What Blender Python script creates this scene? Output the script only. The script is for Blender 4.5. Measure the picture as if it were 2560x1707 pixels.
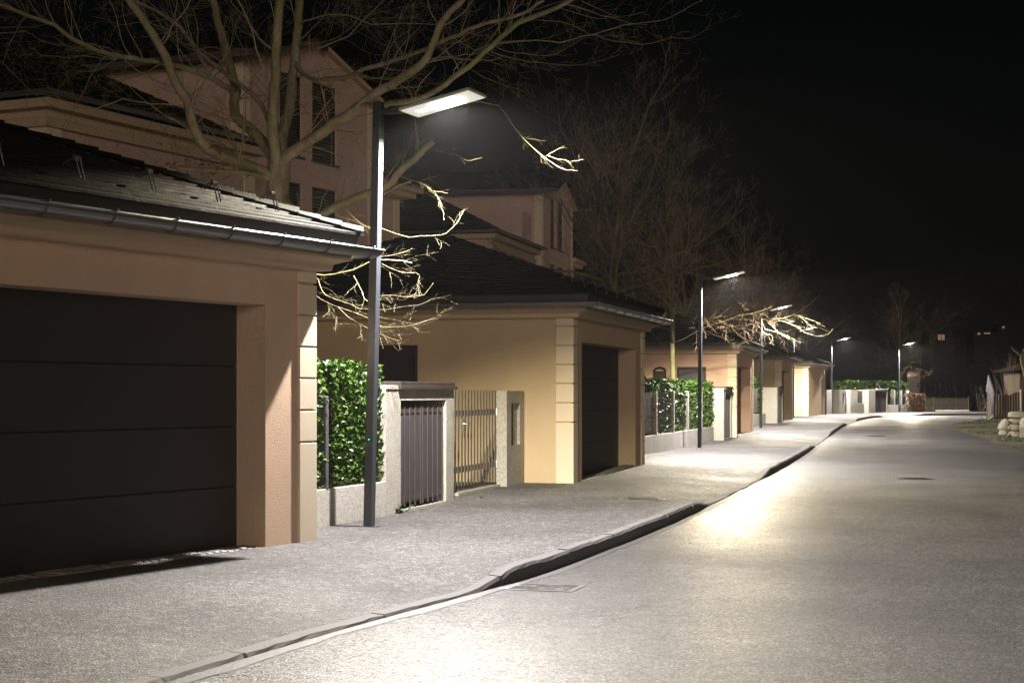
import bpy, math, random
from mathutils import Vector, Matrix
R = math.radians
F, CX, HY = 4200.0, 1280.0, 983.0          # focal length in photo pixels, centre column, horizon row
EYE = 1.49
sc = bpy.context.scene
for o in list(bpy.data.objects): bpy.data.objects.remove(o)

# ------------------------------------------------------------------ camera
cam = bpy.data.cameras.new('camera'); co = bpy.data.objects.new('camera', cam); sc.collection.objects.link(co)
co.location = (0, 0, EYE); co.rotation_euler = (R(90), 0, 0)
cam.sensor_width = 36; cam.lens = 36*F/2560; cam.shift_y = (HY-853.5)/2560
cam.clip_start = .1; cam.clip_end = 2000
sc.camera = co
# ------------------------------------------------------------------ night sky
w = bpy.data.worlds.new('World'); sc.world = w; w.use_nodes = True
nt = w.node_tree; bg = nt.nodes['Background']
sky = nt.nodes.new('ShaderNodeTexSky'); sky.sky_type = 'NISHITA'; sky.sun_disc = False
sky.sun_elevation = R(8); sky.sun_rotation = R(200)
nt.links.new(sky.outputs[0], bg.inputs[0]); bg.inputs[1].default_value = 0.0004
# added fill light for town glow behind the camera: low, broad and warm
sl_ = bpy.data.lights.new('sun', 'SUN'); sl_.energy = 0.50; sl_.angle = R(18); sl_.color = (1, .80, .66)
so_ = bpy.data.objects.new('sun', sl_); sc.collection.objects.link(so_)
so_.rotation_euler = Vector((.25, -.96, .13)).to_track_quat('Z', 'Y').to_euler()
sc.view_settings.view_transform = 'Standard'; sc.view_settings.look = 'None'
sc.view_settings.exposure = 0.0; sc.view_settings.gamma = 1
cy = sc.cycles
cy.use_denoising = True; cy.max_bounces = 7; cy.diffuse_bounces = 4; cy.glossy_bounces = 3
cy.transparent_max_bounces = 8; cy.sample_clamp_indirect = 4.0; cy.sample_clamp_direct = 0
cy.caustics_reflective = False; cy.caustics_refractive = False; cy.use_light_tree = True
LAMP_W = 4000.0
HAZE = .00014
LAMP_COL = (1.0, .955, .875)

# ------------------------------------------------------------------ helpers
COL = sc.collection
def P(px, py, Z):
    return Vector(((px-CX)/F*Z, Z, EYE+(HY-py)/F*Z))
def tag(o, label=None, cat=None, group=None, kind=None):
    if label: o['label'] = label
    if cat: o['category'] = cat
    if group: o['group'] = group
    if kind: o['kind'] = kind
    return o
def empty(name, loc, rz=0, label=None, cat=None, group=None):
    o = bpy.data.objects.new(name, None); COL.objects.link(o)
    o.location = loc; o.rotation_euler = (0, 0, rz); o.empty_display_size = .2
    return tag(o, label, cat, group)
class MB:
    def __init__(s): s.v = []; s.f = []; s.uv = {}
    def add(s, vs, fs, uvs=None):
        b = len(s.v); s.v += [tuple(p) for p in vs]
        for i, f in enumerate(fs):
            if uvs: s.uv[len(s.f)] = uvs[i]
            s.f.append(tuple(b+k for k in f))
    def box(s, x0, x1, y0, y1, z0, z1, M=None):
        vs = [Vector(p) for p in ((x0,y0,z0),(x1,y0,z0),(x1,y1,z0),(x0,y1,z0),(x0,y0,z1),(x1,y0,z1),(x1,y1,z1),(x0,y1,z1))]
        if M: vs = [M @ p for p in vs]
        s.add(vs, ((0,3,2,1),(4,5,6,7),(0,1,5,4),(1,2,6,5),(2,3,7,6),(3,0,4,7)))
    def cbox(s, x0, x1, y0, y1, z0, z1, c=.01, M=None):   # box with chamfered vertical and top edges
        pts = [(x0+c,y0),(x1-c,y0),(x1,y0+c),(x1,y1-c),(x1-c,y1),(x0+c,y1),(x0,y1-c),(x0,y0+c)]
        ins = [(x0+c*1.6,y0+c),(x1-c*1.6,y0+c),(x1-c,y0+c*1.6),(x1-c,y1-c*1.6),(x1-c*1.6,y1-c),(x0+c*1.6,y1-c),(x0+c,y1-c*1.6),(x0+c,y0+c*1.6)]
        vs = [Vector((a,b,z0)) for a,b in pts]+[Vector((a,b,z1-c)) for a,b in pts]+[Vector((a,b,z1)) for a,b in ins]
        if M: vs = [M @ p for p in vs]
        fs = [tuple(range(7,-1,-1)), tuple(range(16,24))]
        for k in range(8):
            n = (k+1) % 8
            fs += [(k,n,8+n,8+k),(8+k,8+n,16+n,16+k)]
        s.add(vs, fs)
    def tube(s, pts, rad, n=6, cap=True):
        pts = [Vector(p) for p in pts]; m = len(pts)
        if m < 2: return
        if not hasattr(rad, '__len__'): rad = [rad]*m
        d0 = (pts[1]-pts[0]).normalized()
        u = d0.orthogonal().normalized(); vs = []
        for i in range(m):
            d = (pts[min(i+1,m-1)]-pts[max(i-1,0)])
            d = d.normalized() if d.length > 1e-9 else d0
            u = (u - d*u.dot(d))
            u = u.normalized() if u.length > 1e-6 else d.orthogonal().normalized()
            wv = d.cross(u)
            for k in range(n):
                a = 2*math.pi*k/n
                vs.append(pts[i]+(u*math.cos(a)+wv*math.sin(a))*rad[i])
        fs = []
        for i in range(m-1):
            for k in range(n):
                a = i*n+k; b = i*n+(k+1) % n
                fs.append((a, b, b+n, a+n))
        if cap: fs += [tuple(range(n-1,-1,-1)), tuple(range((m-1)*n, m*n))]
        s.add(vs, fs)
    def panel(s, O, U, V, w_, h_, holes=(), depth=.2, N=None):
        # a wall face with real openings (u0,u1,v0,v1) and their reveals; N = outward normal
        O, U, V = Vector(O), Vector(U), Vector(V)
        if N is None: N = U.cross(V)
        us = sorted({0, w_, *[h[0] for h in holes], *[h[1] for h in holes]})
        vs_ = sorted({0, h_, *[h[2] for h in holes], *[h[3] for h in holes]})
        for i in range(len(us)-1):
            for j in range(len(vs_)-1):
                cu, cv = (us[i]+us[i+1])/2, (vs_[j]+vs_[j+1])/2
                if any(h[0] < cu < h[1] and h[2] < cv < h[3] for h in holes): continue
                s.add([O+U*us[i]+V*vs_[j], O+U*us[i+1]+V*vs_[j], O+U*us[i+1]+V*vs_[j+1], O+U*us[i]+V*vs_[j+1]], [(0,1,2,3)])
        for (a,b,c,d) in holes:
            q = [O+U*a+V*c, O+U*b+V*c, O+U*b+V*d, O+U*a+V*d]
            k = [p-N*depth for p in q]
            for e in range(4):
                g = (e+1) % 4
                s.add([q[e], q[g], k[g], k[e]], [(3,2,1,0)])
    def build(s, name, mat, parent=None, smooth=False, label=None, cat=None, group=None, kind=None, loc=None):
        me = bpy.data.meshes.new(name); me.from_pydata(s.v, [], s.f); me.update()
        if s.uv:
            ul = me.uv_layers.new(name='UVMap')
            for p in me.polygons:
                if p.index in s.uv:
                    for li, c in zip(p.loop_indices, s.uv[p.index]): ul.data[li].uv = c
        if mat: me.materials.append(mat)
        if smooth: me.polygons.foreach_set('use_smooth', [True]*len(me.polygons))
        o = bpy.data.objects.new(name, me); COL.objects.link(o)
        if parent: o.parent = parent
        if loc: o.location = loc
        return tag(o, label, cat, group, kind)
def children(o): return [c for c in bpy.data.objects if c.parent == o]
def copy_tree(o, parent=None):
    c = o.copy(); COL.objects.link(c); c.parent = parent
    for ch in children(o): copy_tree(ch, c)
    return c

# ------------------------------------------------------------------ materials
def newmat(name):
    m = bpy.data.materials.new(name); m.use_nodes = True
    return m, m.node_tree, m.node_tree.nodes['Principled BSDF']
def N(nt, t, **k):
    n = nt.nodes.new(t)
    for a, b in k.items():
        if hasattr(n, a): setattr(n, a, b)
        else: n.inputs[a].default_value = b
    return n
def coord(nt, obj=True, scale=(1,1,1)):
    c = nt.nodes.new('ShaderNodeTexCoord'); mp = nt.nodes.new('ShaderNodeMapping')
    mp.inputs['Scale'].default_value = scale
    nt.links.new(c.outputs['Object' if obj else 'UV'], mp.inputs[0])
    return mp.outputs[0]
def ramp(nt, src, stops):
    r = nt.nodes.new('ShaderNodeValToRGB'); nt.links.new(src, r.inputs[0])
    el = r.color_ramp.elements
    while len(el) < len(stops): el.new(.5)
    for e, (p, c) in zip(el, stops):
        e.position = p; e.color = (c if hasattr(c, '__len__') else (c, c, c))[:3] + (1,) if hasattr(c, '__len__') else (c, c, c, 1)
    return r.outputs[0]
def mix(nt, fac, a, b, mode='MIX'):
    m = nt.nodes.new('ShaderNodeMix'); m.data_type = 'RGBA'; m.blend_type = mode
    if hasattr(fac, 'links') : nt.links.new(fac, m.inputs[0])
    else: m.inputs[0].default_value = fac
    for i, x in ((6, a), (7, b)):
        if hasattr(x, 'links'): nt.links.new(x, m.inputs[i])
        else: m.inputs[i].default_value = (*x[:3], 1)
    return m.outputs[2]
def bump(nt, b, h, strength, dist=.01):
    bp = nt.nodes.new('ShaderNodeBump'); bp.inputs['Strength'].default_value = strength; bp.inputs['Distance'].default_value = dist
    nt.links.new(h, bp.inputs['Height']); nt.links.new(bp.outputs[0], b.inputs['Normal'])
def noise(nt, vec, scale, detail=3, rough=.55):
    n = N(nt, 'ShaderNodeTexNoise', Scale=scale, Detail=detail, Roughness=rough); nt.links.new(vec, n.inputs['Vector']); return n.outputs[0]
def voro(nt, vec, scale, out='Distance', feature='F1'):
    n = N(nt, 'ShaderNodeTexVoronoi', feature=feature, Scale=scale); nt.links.new(vec, n.inputs['Vector']); return n.outputs[out]
def math_(nt, op, a, b):
    m = N(nt, 'ShaderNodeMath', operation=op)
    for i, x in enumerate((a, b)):
        if hasattr(x, 'links'): nt.links.new(x, m.inputs[i])
        else: m.inputs[i].default_value = x
    return m.outputs[0]

def plaster(name, col, bs=1.0, scale=75, stain=.24):
    m, t, b = newmat(name); v = coord(t)
    big = noise(t, v, .9, 5, .6)
    c = mix(t, ramp(t, big, [(.3, 0), (.75, 1)]), tuple(x*(1-stain) for x in col), col)
    fine = noise(t, v, scale, 2, .6)
    c = mix(t, .35, c, ramp(t, fine, [(.3, tuple(x*.6 for x in col)), (.7, tuple(min(1, x*1.15) for x in col))]))
    t.links.new(c, b.inputs['Base Color']); b.inputs['Roughness'].default_value = .9
    b.inputs['Specular IOR Level'].default_value = .25
    bump(t, b, fine, bs, .006); return m
def asphalt(name, dark, light, rlo, rhi, speck=(.62,.60,.58), bs=.8, spec=.5, bd=.008, tilt=.25):
    m, t, b = newmat(name); v = coord(t)
    big = noise(t, v, .35, 6, .62); mid = noise(t, v, 2.6, 4, .6)
    grit = voro(t, v, 62, 'Color'); gd = voro(t, v, 62); fine = noise(t, v, 150, 2, .7)
    g = N(t, 'ShaderNodeSeparateColor'); t.links.new(grit, g.inputs[0])
    c = mix(t, ramp(t, g.outputs[0], [(.15, 0), (.9, 1)]), dark, light)
    c = mix(t, ramp(t, g.outputs[1], [(.80, 0), (.88, 1)]), c, speck)
    c = mix(t, ramp(t, gd, [(.3, 0), (.62, .75)]), c, tuple(x*.35 for x in dark))
    c = mix(t, math_(t, 'MULTIPLY', ramp(t, big, [(.38, 0), (.62, 1)]), .6), c, tuple(x*.55 for x in dark))
    c = mix(t, math_(t, 'MULTIPLY', ramp(t, mid, [(.45, 0), (.8, 1)]), .22), c, light)
    gn = noise(t, v, 9, 8, .82)
    c = mix(t, math_(t, 'MULTIPLY', ramp(t, gn, [(.44, 0), (.62, 1)]), .5), c, tuple(x*.45 for x in dark))
    c = mix(t, math_(t, 'MULTIPLY', ramp(t, gn, [(.34, 1), (.46, 0)]), .4), c, tuple(min(.6, x*1.5) for x in light))
    vs = coord(t, True, (.9, .16, 1)); st = noise(t, vs, .8, 5, .6)
    c = mix(t, math_(t, 'MULTIPLY', ramp(t, st, [(.52, 0), (.66, 1)]), .5), c, tuple(x*.8 for x in dark))
    t.links.new(c, b.inputs['Base Color'])
    r = ramp(t, math_(t, 'ADD', math_(t, 'MULTIPLY', big, .7), math_(t, 'MULTIPLY', mid, .3)), [(.32, rlo), (.66, rhi)])
    t.links.new(r, b.inputs['Roughness']); b.inputs['Specular IOR Level'].default_value = spec
    h = math_(t, 'ADD', math_(t, 'MULTIPLY', gd, -1.0), math_(t, 'MULTIPLY', fine, .5))
    h = math_(t, 'ADD', h, math_(t, 'MULTIPLY', g.outputs[2], .8)); h = math_(t, 'ADD', h, math_(t, 'MULTIPLY', gn, 2.2))
    bump(t, b, h, bs, bd)
    # every grain of aggregate has its own small tilt, so single grains catch the lamps
    ge = N(t, 'ShaderNodeNewGeometry'); sb = N(t, 'ShaderNodeVectorMath', operation='SUBTRACT'); t.links.new(voro(t, v, 48, 'Color'), sb.inputs[0]); sb.inputs[1].default_value = (.5,.5,.5)
    sc_ = N(t, 'ShaderNodeVectorMath', operation='SCALE'); t.links.new(sb.outputs[0], sc_.inputs[0]); sc_.inputs['Scale'].default_value = tilt
    ad = N(t, 'ShaderNodeVectorMath', operation='ADD'); t.links.new(ge.outputs['Normal'], ad.inputs[0]); t.links.new(sc_.outputs[0], ad.inputs[1])
    nm = N(t, 'ShaderNodeVectorMath', operation='NORMALIZE'); t.links.new(ad.outputs[0], nm.inputs[0])
    bn = [n for n in t.nodes if n.type == 'BUMP'][0]; t.links.new(nm.outputs[0], bn.inputs['Normal'])
    return m
def concrete(name, col):
    m, t, b = newmat(name); v = coord(t)
    n1 = noise(t, v, 1.7, 6, .65); n2 = voro(t, v, 85, 'Color'); d = voro(t, v, 85)
    g = N(t, 'ShaderNodeSeparateColor'); t.links.new(n2, g.inputs[0])
    c = mix(t, ramp(t, g.outputs[0], [(0, 0), (1, 1)]), tuple(x*.6 for x in col), tuple(min(1, x*1.2) for x in col))
    c = mix(t, math_(t, 'MULTIPLY', ramp(t, n1, [(.45, 0), (.75, 1)]), .4), c, (col[0]*.5, col[1]*.52, col[2]*.4))
    t.links.new(c, b.inputs['Base Color']); b.inputs['Roughness'].default_value = .88
    bump(t, b, math_(t, 'ADD', g.outputs[1], d), .5, .006); return m
def plain(name, col, rough=.5, metal=0, var=.15, scale=8, bs=0, bscale=60, spec=.5, emit=None):
    m, t, b = newmat(name); v = coord(t)
    n = noise(t, v, scale, 5, .6)
    t.links.new(mix(t, n, tuple(x*(1-var) for x in col), tuple(min(1, x*(1+var)) for x in col)), b.inputs['Base Color'])
    t.links.new(ramp(t, n, [(.3, max(0, rough-.08)), (.7, min(1, rough+.08))]), b.inputs['Roughness'])
    b.inputs['Metallic'].default_value = metal; b.inputs['Specular IOR Level'].default_value = spec
    if bs: bump(t, b, noise(t, v, bscale, 3, .6), bs, .01)
    if emit: b.inputs['Emission Color'].default_value = (*emit[:3], 1); b.inputs['Emission Strength'].default_value = emit[3]
    return m
def tiles(name, matte=False):
    m, t, b = newmat(name)
    uv = coord(t, False, (1, 1, 1)); v = coord(t)
    br = N(t, 'ShaderNodeTexBrick', offset=.5, offset_frequency=2); t.links.new(uv, br.inputs['Vector'])
    br.inputs['Scale'].default_value = 1; br.inputs['Mortar Size'].default_value = .012; br.inputs['Brick Width'].default_value = .17; br.inputs['Row Height'].default_value = 1.0
    br.inputs['Color1'].default_value = (.009,.0085,.008,1); br.inputs['Color2'].default_value = (.014,.0125,.012,1); br.inputs['Mortar'].default_value = (.008,.008,.008,1)
    n = noise(t, v, 5, 5, .65)
    t.links.new(mix(t, math_(t, 'MULTIPLY', n, .5), br.outputs[0], (.014,.016,.010)), b.inputs['Base Color'])
    t.links.new(ramp(t, n, [(.3,.85),(.7,.95)] if matte else [(.3,.66),(.7,.88)]), b.inputs['Roughness'])
    b.inputs['Specular IOR Level'].default_value = .1 if matte else .2
    bump(t, b, math_(t, 'ADD', math_(t, 'MULTIPLY', br.outputs[1], -1), math_(t, 'MULTIPLY', noise(t, v, 45, 3, .6), .5)), .8, .015)
    return m
def bark(name, c1, c2):
    m, t, b = newmat(name); v = coord(t, True, (1, 1, .35))
    n = noise(t, v, 9, 6, .7); n2 = noise(t, coord(t), 2.2, 4, .6)
    c = mix(t, ramp(t, n, [(.35, 0), (.68, 1)]), c1, c2)
    c = mix(t, math_(t, 'MULTIPLY', ramp(t, n2, [(.45, 0), (.62, 1)]), .65), c, (.17,.19,.045))
    t.links.new(c, b.inputs['Base Color']); b.inputs['Roughness'].default_value = .85
    bump(t, b, n, .7, .012); return m
def leafmat(name, c1, c2, rough=.3):
    m, t, b = newmat(name)
    oi = N(t, 'ShaderNodeNewGeometry')
    c = mix(t, oi.outputs['Random Per Island'], c1, c2)
    t.links.new(c, b.inputs['Base Color']); b.inputs['Roughness'].default_value = rough
    b.inputs['Specular IOR Level'].default_value = .4
    return m
M = dict(
 sidewalk=asphalt('sidewalk_asphalt', (.062,.057,.052), (.38,.36,.34), .55, .75, bs=1.0),
 road=asphalt('road_asphalt', (.026,.024,.023), (.155,.146,.138), .31, .52, speck=(.50,.48,.46), bs=1.0, spec=.8, bd=.010, tilt=.6),
 kerb=plain('granite_kerb', (.17,.165,.16), .75, var=.5, scale=40, bs=.6, bscale=40),
 wall=plaster('peach_render', (.78,.57,.40)), wall_yellow=plaster('pale_yellow_render', (.68,.54,.345)), wall_lit_pink=plaster('lit_pink_render', (.84,.58,.44)),  # third garage: pink light on its wall put into the render colour
 house=plaster('house_render', (.70,.51,.43), scale=60),
 quoin=plaster('cream_quoin', (.80,.70,.52), .2, 220, .06), trim=plaster('cream_trim', (.60,.47,.33), .12, 220, .08),
 door=plain('garage_door_paint', (.034,.028,.025), .6, var=.12, scale=90, bs=.15, bscale=220),
 tile=tiles('roof_tile'), tile_matte=tiles('house_roof_tile', True), zinc=plain('zinc_gutter', (.19,.19,.195), .38, .6, var=.35, scale=7, bs=.15, bscale=120),
 concrete=concrete('exposed_concrete', (.42,.40,.35)),
 slat=plain('bronze_slat', (.085,.072,.068), .45, .3, var=.12), slat_dark=plain('grey_slat_back', (.06,.058,.064), .6, 0, var=.1),
 steel=plain('galvanised_slat', (.12,.11,.09), .45, .5, var=.2), steel_bright=plain('bright_steel', (.6,.6,.6), .25, 1, var=.1),
 lid=plain('dark_lid', (.05,.042,.038), .5, .2), pole=plain('pole_paint', (.055,.062,.075), .38, .25, var=.08, scale=20),
 head=plain('lamp_head_paint', (.55,.55,.52), .45, .1, var=.05),
 led=plain('led_on', (1,1,1), .5, emit=(1,.94,.80,70)), led_dim=plain('led_lens', (.7,.72,.7), .25, emit=(1,.96,.85,1.2)),
 leaf_far=leafmat('laurel_leaf_far', (.009,.026,.004), (.035,.07,.01)),
 glare_panel=plain('head_glare', (.75,.74,.7), .5, emit=(1,.97,.85,.55)),  # glare under the lamp head put in as a faint glow
 diode=plain('green_diode', (0,.3,.1), .4, emit=(.0,1,.45,4)),
 shutter=plain('dark_shutter', (.06,.052,.055), .5, .1, var=.1), shutter_grey=plain('grey_shutter', (.16,.155,.18), .5, .1, var=.1),
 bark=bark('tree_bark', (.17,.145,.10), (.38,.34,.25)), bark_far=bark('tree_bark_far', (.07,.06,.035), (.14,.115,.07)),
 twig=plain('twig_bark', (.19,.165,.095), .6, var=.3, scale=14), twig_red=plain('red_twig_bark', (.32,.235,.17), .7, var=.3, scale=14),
 leaf=leafmat('laurel_leaf', (.014,.042,.006), (.085,.16,.022), .38), brownleaf=leafmat('beech_leaf', (.07,.035,.014), (.17,.085,.035), .7),
 soil=plain('garden_soil', (.045,.04,.03), .95, var=.4, scale=3, bs=1, bscale=20),
 verge=None, wood=plain('weathered_wood', (.09,.062,.036), .8, var=.35, scale=12, bs=.5, bscale=30),
 stone=plain('pale_stone', (.34,.31,.25), .9, var=.3, scale=6, bs=.9, bscale=14),
 cobble=plain('cobble_stone', (.20,.185,.165), .6, var=.35, scale=9, bs=.7, bscale=30),
 tarp=plain('pale_tarpaulin', (.04,.04,.08), .7, var=.25, scale=4, bs=.8, bscale=6),
 white=plain('white_paint', (.75,.72,.66), .6), paleplaster=plaster('pale_far_render', (.55,.48,.46), .3, 40),
 hill=plain('wooded_hill', (.010,.010,.009), 1, var=.4, scale=.1), glow_win=plain('lit_window', (.4,.3,.2), .5, emit=(1,.62,.48,.13)),
 cover=plain('cast_iron', (.06,.055,.05), .5, .6, var=.3, scale=30, bs=.6, bscale=50),
 dark=plain('dark_void', (.01,.01,.01), .9), stained=plain('blue_tarp', (.02,.05,.16), .6),
)
def verge_mat():
    m, t, b = newmat('verge_ground'); v = coord(t)
    n = noise(t, v, .8, 6, .65); f = noise(t, v, 14, 4, .7)
    c = mix(t, ramp(t, n, [(.42, 0), (.6, 1)]), (.13,.10,.06), (.035,.045,.014))
    c = mix(t, .45, c, ramp(t, f, [(.3,(.02,.018,.01)),(.75,(.18,.145,.09))]))
    t.links.new(c, b.inputs['Base Color']); b.inputs['Roughness'].default_value = .95
    bump(t, b, f, 1, .04); return m
M['verge'] = verge_mat()

# ------------------------------------------------------------------ ground levels
def sm(a, b, x):
    t = max(0, min(1, (x-a)/(b-a))); return t*t*(3-2*t)
def zb(Y): return .2*sm(42, 78, Y)
ROAD = -.12
def G(px, py, dz=0):                        # where a photo pixel meets the pavement level
    Z = 40.0
    for _ in range(30): Z = F*(EYE-zb(Z)-dz)/(py-HY)
    return Vector(((px-CX)/F*Z, Z, 0))
kp = [G(*p, ROAD) for p in ((410,1707),(541,1665),(798,1586),(1000,1532),(1200,1481),(1322,1450),(1452,1403),(1654,1322),(1829,1243),(1948,1184),(2046,1112),(2096,1068),(2146,1046),(2190,1041.5))]
d0 = (kp[0]-kp[2]).normalized()
kp = [kp[0]+d0*14, kp[0]+d0*6] + kp + [Vector((24.3,105.2,0)), Vector((27.5,108,0)), Vector((34,110.5,0)), Vector((48,114,0)), Vector((70,118,0))]
for _ in range(3):                          # smooth the kerb line
    kp = [kp[0]] + [(kp[i-1]+kp[i]*4+kp[i+1])/6 for i in range(1, len(kp)-1)] + [kp[-1]]
def catmull(p, step):
    out = []
    for i in range(len(p)-1):
        a, b, c, d = p[max(i-1,0)], p[i], p[i+1], p[min(i+2, len(p)-1)]
        n = max(2, int((c-b).length/step))
        for k in range(n):
            t = k/n
            out.append(.5*((2*b)+(c-a)*t+(2*a-5*b+4*c-d)*t*t+(3*b-a-3*c+d)*t**3))
    out.append(p[-1]); return out
KL = catmull(kp, .3)
def khi(Y):                                  # exposed kerb height: dropped at the driveways
    h = .022 + .113*(sm(13.4, 14.6, Y) - sm(22.6, 24.4, Y) + sm(31, 33.5, Y) - sm(47, 50.5, Y) + sm(57.5, 61, Y) - sm(73, 76, Y) + sm(83, 86, Y)-sm(98,100,Y)+sm(104,106,Y))
    return h
def tang(i):
    d = KL[min(i+1, len(KL)-1)]-KL[max(i-1,0)]; d.z = 0; return d.normalized()
def swz(i, t, q=None):
    Y = KL[i].y
    y2 = q.y if q is not None else Y
    edge = zb(Y)+ROAD+khi(Y)
    z = edge + (zb(Y)-edge)*sm(.1, 1.5, t)
    return z + .12*math.exp(-((y2-36)/4.2)**2)*sm(1.8, 3.2, t)
# sidewalk
mb = MB(); T = [.12,.4,.8,1.2,1.6,2,2.4,2.8,3.2,3.8,5,7,10]; idx = {}
for i in range(len(KL)):
    d = tang(i); nl = Vector((-d.y, d.x, 0))
    for j, t in enumerate(T):
        q = KL[i]+nl*t; q.z = swz(i, t, q)+random.uniform(-.002,.002); mb.v.append(tuple(q))
nT = len(T)
for i in range(len(KL)-1):
    for j in range(nT-1):
        a = i*nT+j; mb.f.append((a, a+nT, a+nT+1, a+1))
mb.build('sidewalk', M['sidewalk'], smooth=True, kind='structure')
# kerb stones: one long run with joints every metre
mb = MB(); rnd = random.Random(4); acc = 0; prev = None; L_ = 0
sd = [0]
for i in range(1, len(KL)): sd.append(sd[-1]+(KL[i]-KL[i-1]).length)
def kpos(s_):
    for i in range(1, len(KL)):
        if sd[i] >= s_: break
    f = (s_-sd[i-1])/(sd[i]-sd[i-1]); q = KL[i-1].lerp(KL[i], f); return q, tang(i), i
s_ = 0.0
while s_ < sd[-1]-1.2:
    L1_ = rnd.uniform(.85, 1.1); a = s_+.006; n = 5; jit = rnd.uniform(-.010,.010); jt = rnd.uniform(-.006,.008)
    vs = []; W = .13+rnd.uniform(-.005,.005)
    for k in range(n+1):
        q, d, i = kpos(a+(L1_-.012)*k/n); nl = Vector((-d.y, d.x, 0)); z0 = zb(q.y)+ROAD; zt = z0+khi(q.y)+jt
        r1 = rnd.uniform(-.007,.007)
        for (t, z) in ((.0+jit, z0-.1), (.0+jit+r1*.5, zt-.03+r1), (.022+jit+r1, zt-.004+r1*.4), (W-.01, zt+.002), (W, zt-.05)):
            p = q+nl*t; vs.append((p.x, p.y, z))
    fs = []
    for k in range(n):
        for j in range(4): b = k*5+j; fs.append((b, b+1, b+6, b+5))
    fs += [(4,3,2,1,0), tuple(n*5+j for j in range(5))]
    mb.add(vs, fs); s_ += L1_
mb.build('kerb', M['kerb'], kind='structure')
# road and far ground
def sheet(name, xs, ys, zf, mat, **k):
    mb = MB()
    for y in ys:
        for x in xs: mb.v.append((x, y, zf(x, y)))
    n = len(xs)
    for j in range(len(ys)-1):
        for i in range(n-1): a = j*n+i; mb.f.append((a, a+1, a+n+1, a+n))
    return mb.build(name, mat, smooth=True, **k)
def rng(a, b, s):
    n = int(round((b-a)/s)); return [a+(b-a)*i/n for i in range(n+1)]
sheet('road', rng(-24, 90, 1.5), rng(-14, 124, 1.5), lambda x, y: zb(y)+ROAD, M['road'], kind='structure')
sheet('ground', [-600,-300,-120,-60,-24,0,40,90,180,400,900], [-60,-14,20,50,78,100,124,200,400,800,1500], lambda x, y: -.35 if y < 130 else .02, M['soil'], kind='structure')
# thin gutter line of puddled asphalt beside the kerb: pale sealed joint
mb = MB()
for i in range(len(KL)):
    d = tang(i); nl = Vector((-d.y, d.x, 0)); z = zb(KL[i].y)+ROAD
    a = KL[i]-nl*(.02); b = KL[i]-nl*(.13+.02*math.sin(i*.7)+.015*math.sin(i*2.3)); mb.v += [(a.x,a.y,z+.006),(b.x,b.y,z+.004)]
mb.f = [(2*i, 2*i+1, 2*i+3, 2*i+2) for i in range(len(KL)-1)]
mb.build('road_gutter', plain('gutter_concrete', (.06,.058,.055), .6, var=.5, scale=18, bs=.5, bscale=60), kind='structure')
# garden level behind the walls
mb = MB(); TG = [4.9, 8, 16, 40]
sel = [i for i in range(0, len(KL), 4) if KL[i].y < 92]
for i in sel:
    d = tang(i); nl = Vector((-d.y, d.x, 0))
    for t in TG: q = KL[i]+nl*t; mb.v.append((q.x, q.y, zb(KL[i].y)+.03+(.12*math.exp(-((q.y-36)/4.2)**2))))
for a in range(len(sel)-1):
    for j in range(3): b = a*4+j; mb.f.append((b, b+4, b+5, b+1))
mb.build('garden_ground', M['soil'], kind='structure')

# ------------------------------------------------------------------ garages
GW, GD = 6.4, 7.0
def ring_loft(mb, prof, W=GW, D=GD, sides=(0,1,2,3)):
    rings = []
    for (o_, z) in prof:
        rings.append([(-o_,-o_,z),(W+o_,-o_,z),(W+o_,D+o_,z),(-o_,D+o_,z)])
    for a, b in zip(rings, rings[1:]):
        for k in sides:
            n = (k+1) % 4
            mb.add([a[k], a[n], b[n], b[k]], [(0,1,2,3)])
def roof_mesh(W, D, over, z0, rise, nc=22):
    mb = MB(); hw = min(W, D)/2+over
    def ring(t, z): # inset t
        return [(-over+t,-over+t,z),(W+over-t,-over+t,z),(W+over-t,D+over-t,z),(-over+t,D+over-t,z)]
    for k in range(nc):
        t0, t1 = hw*k/nc, hw*(k+1)/nc-.002
        za, zc = z0+rise*k/nc+.022, z0+rise*(k+1)/nc
        a, b = ring(t0, za), ring(t1, zc)
        low = ring(t0, z0+rise*k/nc-.003)
        for e in range(4):
            n = (e+1) % 4
            L0 = (Vector(a[n])-Vector(a[e])).length; off = t0
            mb.add([a[e], a[n], b[n], b[e]], [(0,1,2,3)], [[(off, k), (off+L0, k), (off+L0-(t1-t0), k+1), (off+t1-t0, k+1)]])
            mb.add([low[e], low[n], a[n], a[e]], [(0,1,2,3)], [[(off, k), (off+L0, k), (off+L0, k+.05), (off, k+.05)]])
    mb.add(ring(0, z0-.003), [(3,2,1,0)])
    return mb
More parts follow.
